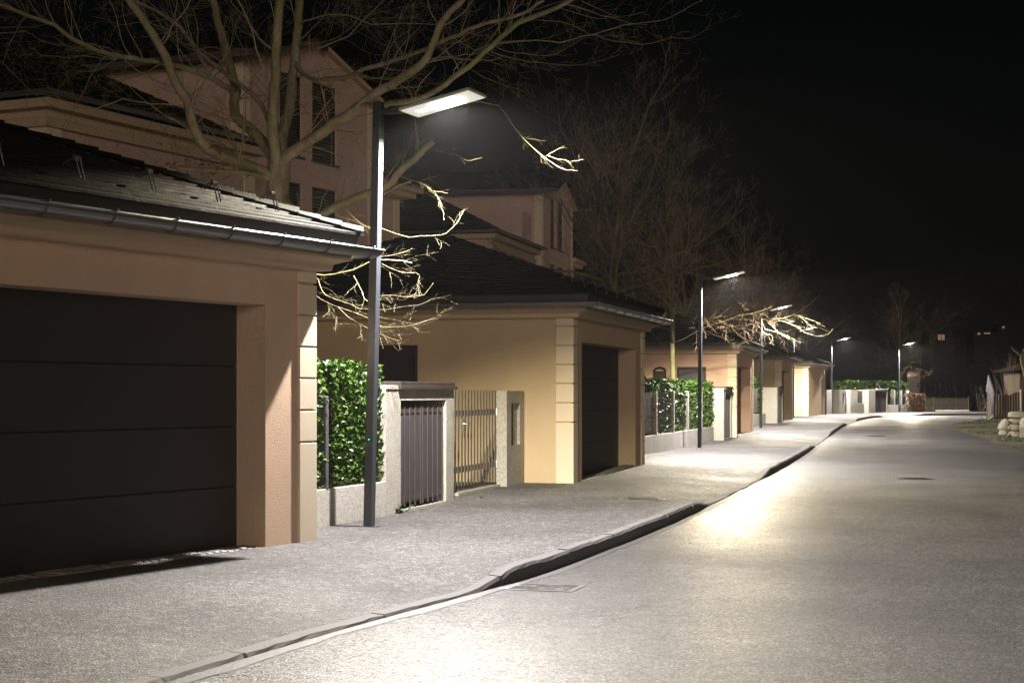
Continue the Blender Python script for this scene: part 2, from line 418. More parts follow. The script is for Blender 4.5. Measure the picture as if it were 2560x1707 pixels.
def hip_caps(W, D, over, z0, rise, rnd):
    out = []; hw = min(W, D)/2+over
    ap = [Vector((W/2 if W <= D else hw-over, hw-over, z0+rise)), Vector((W/2 if W <= D else W-hw+over, D-hw+over, z0+rise))]
    lines = [((-over,-over),ap[0]),((W+over,-over),ap[0] if W <= D else ap[1]),((W+over,D+over),ap[1]),((-over,D+over),ap[1] if W <= D else ap[0])]
    lines.append(((W/2, hw-over), ap[1]))
    for li, (c, a) in enumerate(lines):
        mb = MB(); out.append(mb)
        A = Vector((c[0], c[1], z0+rise)) if li == 4 else Vector((c[0], c[1], z0+.03)); d = a-A; L = d.length; d.normalize(); n = int(L/.22)
        side = d.cross(Vector((0,0,1))).normalized(); up = side.cross(d)
        for k in range(n):
            p = A+d*(k*L/n+.02); q = A+d*((k+1)*L/n+.03); j = rnd.uniform(-.006,.008); wd = .085
            vs = [p-side*wd+up*(-.01), p+up*(.05+j), p+side*wd+up*(-.01), q-side*wd*.8+up*(-.015), q+up*(.03+j), q+side*wd*.8+up*(-.015)]
            mb.add(vs, [(0,1,4,3),(1,2,5,4),(0,2,1),(3,4,5)])
    return out
def gutter_mesh(W, D, o0=.43, r=.082, z=2.955):
    mb = MB(); prof = []
    for k in range(11):
        a = math.pi*k/10; prof.append((o0+r*math.cos(a), z-r*math.sin(a)))
    outer = [(o0+r+.006+.014*math.cos(a), z+.002+.014*math.sin(a)) for a in [i*math.pi/3 for i in range(7)]]
    inner = [(o_*1.0+(.006 if o_ < o0 else -.006), zz+.006) for (o_, zz) in prof[::-1]]
    ring_loft(mb, prof[::-1], W, D); ring_loft(mb, outer, W, D)
    ring_loft(mb, inner[::-1], W, D)
    return mb
def snow_guard():
    mb = MB()
    for x in (-.022, .022):
        mb.tube([(x,-.10,.0),(x,0,.13),(x,.03,.13)], .006, 5); mb.tube([(x,.0,.125),(x,.09,.045)], .006, 5)
    mb.box(-.03,.03,-.012,.012,.10,.13); return mb
GPROTO = {}
def garage(C, theta, zg, label, door=True, window=None, vent=False, wall='wall', near_end=True):
    s, c = math.sin(theta), math.cos(theta)
    g = empty('garage', (C[0], C[1], zg), math.pi/2-theta, label, 'garage', 'rendered garages along the pavement')
    key = (door, window, vent, wall)
    mb = MB()
    fh = [(.72, 5.58, .4, .4+2.35)] if door else []
    mb.panel((0,0,-.4), (1,0,0), (0,0,1), GW, 3.15, fh, .36)
    sh = [(GD-window[1], GD-window[0], .4+window[2], .4+window[3])] if window else []
    mb.panel((0,GD,-.4), (0,-1,0), (0,0,1), GD, 3.15, sh, .12)
    mb.panel((GW,0,-.4), (0,1,0), (0,0,1), GD, 3.15)
    mb.panel((GW,GD,-.4), (-1,0,0), (0,0,1), GW, 3.15)
    mb.build('wall', M[wall], g)
    if door:
        mb = MB(); zz = [-.3,.585,1.17,1.755,2.36]
        for a, b in zip(zz, zz[1:]):
            mb.cbox(.705, 5.595, .345, .40, a+.004, b-.004, .007)
        mb.box(.71, 5.59, .372, .41, -.3, 2.36)
        mb.build('door', M['door'], g)
    qm = MB()
    js = [-.4,1.01,1.33,1.65,1.965,2.28,2.60,2.735]
    for a, b in zip(js, js[1:]):
        qm.cbox(0, .305, 0, .305, a+.004, b-(.018 if b < 2.7 else 0), .006)
    corners = [(-.028,-.028), (GW+.028-.305,-.028), (-.028,GD+.028-.305), (GW+.028-.305,GD+.028-.305)]
    q0 = qm.build('quoin', M['quoin'], g, loc=(*corners[0], 0))
    for cc in corners[1:]:
        q = q0.copy(); COL.objects.link(q); q.parent = g; q.location = (*cc, 0)
    mb = MB()
    ring_loft(mb, [(0,2.725),(.125,2.73),(.14,2.745),(.145,2.785),(.155,2.80),(.17,2.802),(.21,2.82),(.265,2.835),(.285,2.84),(.29,2.855),(.295,2.86),(.30,2.94),(.0,2.945)])
    mb.build('cornice', M['trim'], g)
    mb = MB(); ring_loft(mb, [(.20,2.942),(.325,2.944),(.335,3.095),(.2,3.10)]); mb.build('fascia', M['lid'], g)
    rf = roof_mesh(GW, GD, .37, 3.10, 1.34).build('roof', M['tile'], g)
    [c_.build('ridge_cap', M['tile'], rf) for c_ in hip_caps(GW, GD, .37, 3.11, 1.35, random.Random(3))]
    sg0 = None; sl = math.atan(1.36/3.6)
    for k in range(7):
        pos = (.25+k*.93, -.4+.55, 3.10+.55*.375+.02)
        if sg0 is None: sg0 = snow_guard().build('snow_guard', M['zinc'], rf, loc=pos); sg0.rotation_euler = (sl,0,0); sg0.scale = (1.15,1.2,1.25)
        else:
            x = sg0.copy(); COL.objects.link(x); x.parent = rf; x.location = pos
    for k in range(0):
        x = sg0.copy(); COL.objects.link(x); x.parent = rf; x.location = (1.6+k*.93, .75, 3.10+1.15*.375+.02)
    gt = gutter_mesh(GW, GD).build('gutter', M['zinc'], g, smooth=False)
    def strap(x, y, ox, oy):
        pts = []; mb = MB()
        for k in range(9):
            a = math.pi*k/8; o_ = .43-.089*math.cos(a); pts.append((x+ox*o_, y+oy*o_, 2.957-.089*math.sin(a)))
        pts = [(x+ox*.33, y+oy*.33, 2.99)]+pts+[(x+ox*.535, y+oy*.535, 2.985)]
        mb.tube(pts, .009, 4); mb.build('gutter_bracket', M['zinc'], gt)
    for k in range(10): strap(-.3+k*.78, 0, 0, -1)
    for k in range(9): strap(0, .2+k*.8, -1, 0)
    if not door:
        mb = MB(); mb.tube([(GW+.42,-.3,2.88),(GW+.3,-.2,2.7),(GW+.08,-.06,2.5),(GW+.06,-.06,2.3),(GW+.06,-.06,-.2)], .045, 10)
        mb.build('downpipe', M['zinc'], g, smooth=True)
    if window:
        mb = MB(); n = int((window[3]-window[2])/.05)
        for k in range(n):
            z0 = window[2]+k*.05
            mb.add([(.085,window[0],z0),(.085,window[1],z0),(.07,window[1],z0+.048),(.07,window[0],z0+.048)], [(0,1,2,3)])
        mb.box(.10,.13,window[0],window[1],window[2],window[3])
        mb.build('shutter', M['shutter_grey' if vent else 'shutter'], g)
        mb = MB()
        for (a, b, e, f) in ((window[0]-.0, window[0]+.06, window[2], window[3]), (window[1]-.06, window[1], window[2], window[3])):
            mb.box(.02,.065,a,b,e,f)
        mb.box(.02,.064,window[0]+.061,window[1]-.061,window[3]-.07,window[3])
        mb.build('window_frame', M['lid'], g)
    if vent:
        mb = MB(); mb.cbox(-.12, .0, 2.28, 2.68, 1.95, 2.16, .02); mb.tube([(-.06,2.28,2.16),(-.06,2.34,2.24),(-.06,2.48,2.28),(-.06,2.62,2.24),(-.06,2.68,2.16)], .035, 8)
        mb.build('wall_vent', M['lid'], g)
    return g
th1 = math.atan(2180/F); d1 = Vector((math.sin(th1), math.cos(th1), 0))
C1 = Vector((-2.016, 17.04, 0))
GA = [(C1-d1*GW, th1, 0.0), (Vector((.997,27.8,0)), R(15), 0.01), (Vector((7.30,54.8,0)), R(13), .06), (Vector((12.26,76.6,0)), R(14), .2), (Vector((16.7,94.8,0)), R(18.7), .21)]
garage(*GA[0][:2], 0.0, 'nearest garage with a wide dark sectional door and bright-lit gutter beside the big street lamp')
garage(*GA[1][:2], .01, 'second garage, lit yellow, its cream corner blocks facing the slatted garden gate', window=(2.69,3.6,.9,2.3), wall='wall_yellow')
garage(*GA[2][:2], .06, 'third garage, lit salmon pink, with a grey shuttered side window behind the hedge', window=(.97,1.93,.9,2.3), vent=True, wall='wall_lit_pink')
garage(*GA[3][:2], .20, 'fourth garage, with a dark door, under the brightly lit twigs', window=(3.0,3.9,.9,2.3), wall='wall_yellow')
garage(*GA[4][:2], .21, 'farthest garage, a plain street wall without a door and a downpipe at its corner', door=False)
# threshold cobbles at the garage doors
def cobble_strip(C, theta, zf, label):
    e = MB(); rnd = random.Random(9)
    x = .74
    while x < 5.45:
        w_ = rnd.uniform(.09,.13)
        for (y0, y1) in ((.012,.125),(.125,.24)):
            Y = C[1]+math.cos(theta)*x; j = rnd.uniform(-.006,.008)+(.12*math.exp(-((Y-36)/4.2)**2) if C[1] > 20 else 0); e.cbox(x+.006, x+w_-.006, y0+.004, y1, -.1, .012+j, .012)
        x += w_
    o = e.build('cobble_strip', M['cobble'], kind='structure'); o.location = (C[0], C[1], zf); o.rotation_euler = (0,0,math.pi/2-theta)
    return o
cobble_strip(GA[0][0]-Vector((0,0,0)), th1, .0, '')
o = cobble_strip(GA[1][0], R(15), .06, ''); o.location.z = .0

# ------------------------------------------------------------------ street lamps
def lamp_proto():
    # local frame: x toward the road, y along the street; pole foot at the origin
    root = empty('street_lamp', (0,0,0))
    mb = MB(); mb.cbox(-.05,.05,-.05,.05,-.3,4.74,.006); p = mb.build('pole', M['pole'], root)
    mb = MB(); mb.box(-.03,.03,-.0515,-.049,.45,.95); mb.build('hatch', M['pole'], p)
    mb = MB(); mb.box(-.09,.09,-.09,.09,-.3,.006); mb.build('base_plate', M['pole'], root)
    mb = MB(); mb.box(.051,.41,-.03,.03,4.605,4.655); mb.build('arm', M['pole'], root)
    H = bpy.data.objects.new('lamp_head', None)
    mb = MB(); A = Matrix.Translation((.37,0,4.59)) @ Matrix.Rotation(R(-13), 4, 'Y')
    mb.cbox(0,.86,-.25,.25,0,.035,.01, A)
    hd = mb.build('lamp_head', M['head'], root)
    mb = MB(); mb.box(.02,.84,-.235,.235,-.004,-.001, A); mb.build('glare_sheet', M['glare_panel'], hd)  # sheet added under the head, its glow standing for glare
    mb = MB(); mb.box(.34,.64,-.16,.16,-.012,-.006, A); mb.build('led_panel', M['led'], hd)
    mb = MB(); mb.box(.12,.30,-.07,.07,-.009,-.005, A); mb.build('led_lens', M['led_dim'], hd)
    L = bpy.data.lights.new('lamp_light', 'SPOT'); L.energy = LAMP_W; L.color = LAMP_COL; L.spot_size = R(162); L.spot_blend = .42; L.shadow_soft_size = .05
    L.use_nodes = True; t = L.node_tree; em = t.nodes['Emission']
    tc = t.nodes.new('ShaderNodeTexCoord'); sp = t.nodes.new('ShaderNodeSeparateXYZ'); t.links.new(tc.outputs['Normal'], sp.inputs[0])
    ab = math_(t, 'ABSOLUTE', sp.outputs[2], 0); mx = math_(t, 'MAXIMUM', ab, .2); pw = math_(t, 'POWER', mx, -.95)
    t.links.new(pw, em.inputs['Strength'])
    t.links.new(ramp(t, ab, [(.20, (1,.89,.66)), (.42, (1,.96,.90)), (.85, (.94,.92,1.0))]), em.inputs['Color'])
    lo = bpy.data.objects.new('lamp_light', L); COL.objects.link(lo); lo.parent = root
    q = A @ Vector((.48,0,-.06)); lo.location = q; lo.rotation_euler = (0, R(-13), 0)
    return root
LP = lamp_proto()
LAMPS = [ # X, Y, z, street angle, pole scale, lean, label
 ((-1.6,18.8), .0, 22, 1.0, 1.45, 'nearest street lamp, dark square pole and blazing flat head in front of the hedge'),
 ((5.125,45.9), .0, 15, 1.0, .3, 'second street lamp, standing in front of the slatted hedge before the pink-lit garage'),
 ((9.7,65.5), .12, 14, 1.0, 0, 'third street lamp, just past the pink-lit garage, above lit twigs'),
 ((14.9,89), .2, 16, 1.0, 0, 'fourth street lamp, its head half hidden by lit twigs'),
 ((20.15,106), .2, 25, 1.02, 0, 'fifth street lamp, standing by the pale gate pillars after the last garage'),
 ((26.7,116), .2, 40, .93, 0, 'farthest street lamp at the bend, in front of the end hedge'),
 ((-9.9,-1.6), .0, 30, 1.0, 0, 'street lamp behind the camera at the near end of the row')]
for i, (xy, z, an, hs, lean, lab) in enumerate(LAMPS):
    o = LP if i == 0 else copy_tree(LP)
    o.location = (*xy, z); o.rotation_euler = (0, R(lean), R(-an))
    if i == 1:
        for ch in children(o):
            if ch.type == 'LIGHT': ch.data = ch.data.copy(); ch.data.spot_size = R(168); ch.data.spot_blend = .35; o.scale = (1, 1, hs)
    tag(o, lab, 'street lamp', 'street lamps along the pavement')
mb = MB(); mb.box(-.004,.004,-.052,-.049,.97,.982); mb.build('indicator_light', M['diode'], LP)

# ------------------------------------------------------------------ boundary walls, hedges, bins, gates
def frame(o, theta): return math.pi/2-theta
def leaf_cloud(mb, rnd, n, size, box, surf=.75, top=True):
    x0,x1,y0,y1,z0,z1 = box
    for _ in range(n):
        x, y, z = rnd.uniform(x0,x1), rnd.uniform(y0,y1), rnd.uniform(z0,z1)
        if rnd.random() < surf:
            k = rnd.random()
            if k < .62: y = y0+abs(rnd.gauss(0,.09))-.04
            elif k < .85 and top: z = z1-abs(rnd.gauss(0,.05))+.03+.03*math.sin(x*5)
            elif k < .93: x = x0+abs(rnd.gauss(0,.05))
            else: x = x1-abs(rnd.gauss(0,.05))
        L = size*rnd.uniform(.6,1.3); W = L*rnd.uniform(.30,.42)
        d = Vector((rnd.gauss(0,.8), rnd.gauss(-.5,.6), rnd.gauss(.35,.6)))
        if d.length < .1: continue
        d.normalize(); s = d.cross(Vector((rnd.gauss(0,.4),rnd.gauss(0,.4),1))).normalized()*W; up = s.cross(d).normalized()*(W*.35)
        p = Vector((x,y,z)); m = p+d*L*.5; e = p+d*L-up*.6
        mb.add([p, m+s+up, e, m-s+up, m], [(0,4,1),(4,2,1),(0,3,4),(4,3,2)])
def hedge(A, B, zg, h0, h1, depth, off, n, size, label, group='clipped hedges behind the walls', name='hedge', mat='leaf', seed=1):
    A, B = Vector((A[0],A[1],0)), Vector((B[0],B[1],0)); d = B-A; L = d.length; th = math.atan2(d.x, d.y)
    r = empty(name, (A.x, A.y, zg), math.pi/2-th, label, 'hedge', group)
    rnd = random.Random(seed); mb = MB()
    leaf_cloud(mb, rnd, n, size, (0, L, off, off+depth, h0, h1)); mb.build('foliage', M[mat], r)
    mb = MB(); k = int(L/.18)
    for i in range(k):
        x = (i+.5)*L/k; p = Vector((x, off+depth*.5+rnd.uniform(-.1,.1), 0)); pts = [p.copy()]; rad = [.014]
        for j in range(5):
            p = p+Vector((rnd.uniform(-.06,.06), rnd.uniform(-.06,.06), h1/5.4)); pts.append(p.copy()); rad.append(.013-.002*j)
        mb.tube(pts, rad, 4)
    mb.build('stem', M['twig_red'], r); return r
def boundary(A, B, zg, hw, posts, label, panels=(), hp=1.5, pt=.10, pd=.34, gap=.115, bw=.045, pmat='concrete', solid=(), group='low concrete walls with posts between the garages', thick=.18):
    # local x runs A->B, y inward. posts: list of x; panels: (x0,x1)
    A, B = Vector((A[0],A[1],0)), Vector((B[0],B[1],0)); d = B-A; L = d.length; th = math.atan2(d.x, d.y)
    r = empty('boundary_wall', (A.x, A.y, zg), math.pi/2-th, label, 'wall', group)
    mb = MB(); mb.cbox(0, L, 0, thick, -.4, hw, .008); mb.build('low_wall', M['concrete'], r)
    for x in posts:
        mb = MB(); mb.cbox(x-pt/2, x+pt/2, -.004, pd, hw-.004, hp, .008); mb.build('post', M[pmat], r)
    for (a, b) in panels:
        mb = MB(); x = a; wb, gp = (.045, .075) if a in solid else (bw, gap)
        while x < b: mb.box(x, x+wb, .08, .08+min(.03, wb), hw+.06, hp-.04); x += gp
        mb.box(a, b, .111, .14, hp-.28, hp-.24); mb.box(a, b, .111, .14, hw+.18, hw+.22)
        mb.build('slat_panel', M['slat'], r)
    return r
def bins(O, theta, zg, label, lp=.57, w_=1.92, rp=.35, depth=.95, h=1.54, nsl=5, flip=False):
    r = empty('bin_enclosure', (O[0], O[1], zg), math.pi/2-theta, label, 'bin store', 'concrete bin stores with slatted doors')
    T_ = lp+w_+rp; mb = MB()
    mb.panel((0,0,-.4),(1,0,0),(0,0,1), T_, h+.4, [(lp,lp+w_,.4+.03,.4+1.40)], depth-.1)
    mb.panel((0,depth,-.4),(0,-1,0),(0,0,1), depth, h+.4); mb.panel((T_,0,-.4),(0,1,0),(0,0,1), depth, h+.4); mb.panel((T_,depth,-.4),(-1,0,0),(0,0,1), T_, h+.4)
    mb.add([(0,0,h),(T_,0,h),(T_,depth,h),(0,depth,h)], [(0,1,2,3)])
    mb.add([(lp-.01,depth-.11,0),(lp+w_+.01,depth-.11,0),(lp+w_+.01,depth-.11,1.42),(lp-.01,depth-.11,1.42)], [(0,1,2,3)])
    mb.build('concrete_frame', M['concrete'], r)
    mb = MB(); mb.cbox(lp-.12, T_+.03, -.05, depth-.05, h+.003, h+.045, .006); mb.cbox(lp-.06, T_+.01, -.02, depth-.1, h+.045, h+.10, .01); mb.build('lid', M['lid'], r)
    mb = MB(); mb.cbox(0.0, lp-.13, -.015, depth, h+.003, h+.05, .008); mb.build('coping', M['concrete'], r)
    dw = (w_-.03)/2
    for k in range(2):
        x0 = lp+.008+k*(dw+.014)
        mb = MB(); mb.box(x0, x0+dw, .055, .07, .09, 1.30)
        dr = mb.build('door', M['slat_dark'], r)
        mb = MB(); n = nsl
        for j in range(n):
            x = x0+.02+(dw-.08)*j/(n-1); mb.box(x, x+.05, .034, .044, .06, 1.36)
        mb.box(x0, x0+dw, .0442, .0545, .12, .19); mb.box(x0, x0+dw, .0442, .0545, 1.24, 1.31)
        mb.build('slat', M['slat'], dr)
    return r
def slat_gate(O, theta, zg, wdt, label, h=1.52, n=14, mat='steel', group='garden gates in the boundary walls'):
    r = empty('garden_gate', (O[0], O[1], zg), math.pi/2-theta, label, 'gate', group)
    mb = MB()
    for j in range(n):
        x = .03+(wdt-.11)*j/(n-1); mb.box(x, x+.06, .013, .025, .10, h)
    mb.build('slat', M[mat], r)
    for z in (.30, 1.13):
        mb = MB(); mb.box(-.02, wdt+.06, .026, .05, z, z+.09); mb.build('rail', M[mat], r)
        mb = MB(); mb.tube([(wdt+.06,.03,z-.01),(wdt+.06,.03,z+.10)], .03, 8); mb.build('hinge', M['steel_bright'], r)
    mb = MB(); mb.box(.34,.46,-.008,-.001,.86,1.10); mb.tube([(.40,-.01,1.02),(.40,-.06,1.02),(.62,-.065,1.02)], .014, 8); mb.build('handle', M['steel_bright'], r)
    mb = MB(); mb.box(0, wdt, -.05, .12, -.3, .018); mb.build('threshold', M['concrete'], r)
    return r
def pillar(O, theta, zg, wdt, depth, h, label, slot=None, group='concrete gate pillars', mat='concrete'):
    r = empty('gate_pillar', (O[0], O[1], zg), math.pi/2-theta, label, 'pillar', group)
    mb = MB(); 
    hs = [slot] if slot else []
    mb.panel((0,0,-.4),(1,0,0),(0,0,1), wdt, h+.4, [(s[0],s[1],s[2]+.4,s[3]+.4) for s in hs], .05)
    mb.panel((0,depth,-.4),(0,-1,0),(0,0,1), depth, h+.4); mb.panel((wdt,0,-.4),(0,1,0),(0,0,1), depth, h+.4); mb.panel((wdt,depth,-.4),(-1,0,0),(0,0,1), wdt, h+.4)
    mb.add([(0,0,h),(wdt,0,h),(wdt,depth,h),(0,depth,h)], [(0,1,2,3)])
    if slot:
        a,b,c,d = slot; mb.add([(a,.05,c),(b,.05,c),(b,.05,d),(a,.05,d)], [(0,1,2,3)])
    mb.build('shaft', M[mat], r)
    if slot:
        a,b,c,d = slot; mb = MB(); mb.cbox(a-.11, a-.012, -.006,.02, c, d, .003); mb.build('letter_slot', M['dark'], r)
    return r
tw = R(14.9); dw_ = Vector((math.sin(tw), math.cos(tw), 0)); mw_ = Vector((-dw_.y, dw_.x, 0))
E1 = Vector((-1.387,20.96,0))-dw_*.57
boundary((-2.72,16.95), (E1.x, E1.y), 0, .42, [2.0], 'low speckled concrete wall behind the nearest lamp, under the bright hedge', panels=[(.3,3.4)], hp=1.46, pt=.07, pd=.13, bw=.014, gap=.11, pmat='slat_dark')  # shade on the post's side put into its dark colour
hedge((-2.72,16.95), (E1.x-.02, E1.y), 0, .44, 1.80, .75, .06, 21000, .062, 'bright glossy laurel hedge beside the nearest street lamp pole', seed=3)
bins(E1, tw, 0, 'nearest concrete bin store with two slatted doors and a dark lid')
tg = R(14.2); dg = Vector((math.sin(tg), math.cos(tg), 0))
slat_gate(Vector((-.90,24.17,0))+dg*.30, tg, .02, 2.40, 'slatted steel garden gate with a lever handle, next to the nearest bin store')
Q = Vector((-.083,26.8,0))
pillar(Q, R(13.5), .03, 1.27, .17, 1.50, 'concrete letterbox pillar with a tall dark slot, against the yellow garage wall', slot=(.42,.92,.62,1.30))
mb = MB()
# weeds at the wall foot
def weed(p, n, size, seed, label):
    r = empty('weed', p, 0, label, 'weed', 'weeds at the foot of the concrete walls'); rnd = random.Random(seed); mb = MB(); st = MB()
    for i in range(n):
        d = Vector((rnd.gauss(0,1), rnd.gauss(0,1), rnd.uniform(.2,1.6))).normalized(); L = size*rnd.uniform(.5,1.2)
        s = d.cross(Vector((0,0,1))).normalized()*L*.16; b0 = Vector((rnd.gauss(0,.06), rnd.gauss(0,.04), 0)); q = b0+d*L*.6+Vector((0,0,.02)); e = b0+d*L
        mb.add([b0, q+s, e, q-s], [(0,1,2,3)]); st.tube([b0, b0+d*L*.3], .003, 3)
    mb.build('leaves', M['leaf'], r); st.build('stem', M['twig_red'], r)
g_ = G(985, 1283); weed((g_.x, g_.y, 0), 40, .16, 5, 'small green weed at the foot of the nearest bin store')
g_ = G(1252, 1196+38); weed((g_.x-.3, g_.y-1.3, 0), 9, .05, 6, 'tiny weed in the asphalt in front of the slatted gate')

# between the second and third garage
A2 = Vector((3.13,39.9,0)); B2 = Vector((6.25,52.0,0)); t2 = math.atan2(3.12,12.1); d2 = (B2-A2).normalized(); m2 = Vector((-d2.y,d2.x,0))
def along(A, d, px):
    u = (px-CX)/F; return (u*A.y-A.x)/(d.x-u*d.y)
ps = [along(A2, d2, p) for p in (1643,1686,1722,1756)]
boundary(A2-d2*3.5, B2, .0, .46, [p+3.5-.05 for p in ps], 'low concrete wall with four upright slabs behind the second street lamp', panels=[(.2, ps[0]+3.2), (ps[0]+3.7, 15.6)], hp=1.55, pt=.12, pd=.42, gap=.11, bw=.014, solid=(.2,))
hedge(A2+d2*.6+m2*.1, B2, .0, .5, 1.78, .9, .07, 13000, .10, 'laurel hedge between upright concrete slabs, behind the second street lamp', seed=8)
t3 = R(13.5); d3 = Vector((math.sin(t3), math.cos(t3), 0))
bins(B2+d2*.05-m2*.3, t3, .05, 'bin store with narrow slatted doors against the pink-lit garage corner', lp=.5, w_=1.7, rp=.3, depth=.85, h=1.55, nsl=4)
# third gap
A3 = GA[2][0]+Vector((math.sin(R(13)), math.cos(R(13)),0))*6.9+Vector((-.9,.25,0)); B3 = GA[3][0]-Vector((math.sin(R(14)), math.cos(R(14)),0))*3.6+Vector((-.35,0,0))
dd = (B3-A3).normalized()
boundary(A3, B3, .12, .5, [3.0,6.2], 'low concrete wall behind the third street lamp, after the pink-lit garage', panels=[(.2,9.5)], hp=1.6, bw=.014)
hedge(A3, B3, .12, .5, 1.95, 1.0, .2, 6000, .13, 'laurel hedge strip showing behind the third street lamp', seed=9)
bins(B3+dd*.02-Vector((-dd.y,dd.x,0))*.5, R(14), .2, 'stained concrete bin store between the third street lamp and the fourth garage', lp=1.0, w_=1.7, rp=.3, depth=1.7, h=1.5, nsl=4)
# fourth gap
d4 = Vector((math.sin(R(14)), math.cos(R(14)),0))
A4 = GA[3][0]+d4*6.7+Vector((-.8,.2,0)); B4 = GA[4][0]+Vector((-.9,-.6,0))
boundary(A4, B4, .2, .5, [3.2,7.5], 'low concrete wall behind the fourth street lamp', panels=[(.2,10.5)], hp=1.6, bw=.014)
hedge(A4, B4, .2, .5, 1.9, .9, .2, 4500, .15, 'narrow strip of laurel hedge behind the fourth street lamp', seed=10)
# after the last garage: piers, gates and end hedge on one line
A5 = Vector((19.3,104.4,0)); B5 = Vector((28.05,118.1,0)); d5 = (B5-A5).normalized(); m5 = Vector((-d5.y,d5.x,0)); th5 = math.atan2(d5.x, d5.y)
def s5(zx): return along(A5, d5, 1900+zx/3.5636)
def seg_pillar(z0, z1, label, h=1.52, slot=None, dep=.5, out=0):
    a, b = s5(z0), s5(z1); pillar(A5+d5*a-m5*out, th5, .2, b-a, dep, h, label, slot)
seg_pillar(595, 640, 'shadowed concrete pillar right behind the fifth street lamp pole')
seg_pillar(655, 700, 'pale concrete pillar with a narrow slot left of the brown sliding gate', slot=(.65,.95,.6,1.3), out=.4)
def solid_gate(z0, z1, label, name='sliding_gate'):
    a, b = s5(z0), s5(z1); r = empty(name, A5+d5*a+m5*.25+Vector((0,0,.2)), math.pi/2-th5, label, 'gate', 'garden gates in the boundary walls'); L = b-a
    mb = MB(); x = 0
    while x < L-.03: mb.box(x, x+.055, 0, .03, .28, 1.46); x += .075
    mb.build('slat', M['slat'], r); mb = MB(); mb.box(0,L,.031,.07,.2,.30); mb.box(0,L,.031,.07,1.32,1.40); mb.build('frame', M['lid'], r)
solid_gate(702, 803, 'wide brown slatted sliding gate after the last garage')
seg_pillar(805, 820, 'thin dark gate post to the right of the brown sliding gate', dep=.2)
seg_pillar(821, 864, 'pale pillar between the sliding gate and the small brown panel')
def infill(z0, z1, label, posts=True):
    a, b = s5(z0), s5(z1); L = b-a
    r = boundary(A5+d5*a, A5+d5*b, .2, .62, [.05, L-.05], label, panels=[(.1, L-.1)], hp=1.5, gap=.07); return r
infill(865, 928, 'short low wall with a brown slatted panel between two pale pillars')
seg_pillar(929, 988, 'broad pale pillar with a faint joint, left of the far bin doors', out=.3, dep=.8)
a = s5(988); bins(A5+d5*a-m5*.25, th5, .2, 'far bin store with brown doors, left of the end hedge', lp=.1, w_=2.2, rp=.15, depth=.8, h=1.5, nsl=5)
a = s5(1050); L5 = (B5-(A5+d5*a)).length
boundary(A5+d5*a, B5, .2, .5, [s5(z)-a for z in (1122,1200,1262,1328)], 'end wall with four pale posts in front of the last hedge', panels=[(.1, s5(1118)-a)], hp=1.5, pt=.22, pd=.3, gap=.07)
hedge(A5+d5*s5(905)+m5*.3, B5, .2, .5, 2.0, 1.6, .25, 9000, .16, 'rounded laurel hedge overflowing the end wall by the farthest lamp', seed=12, mat='leaf_far')

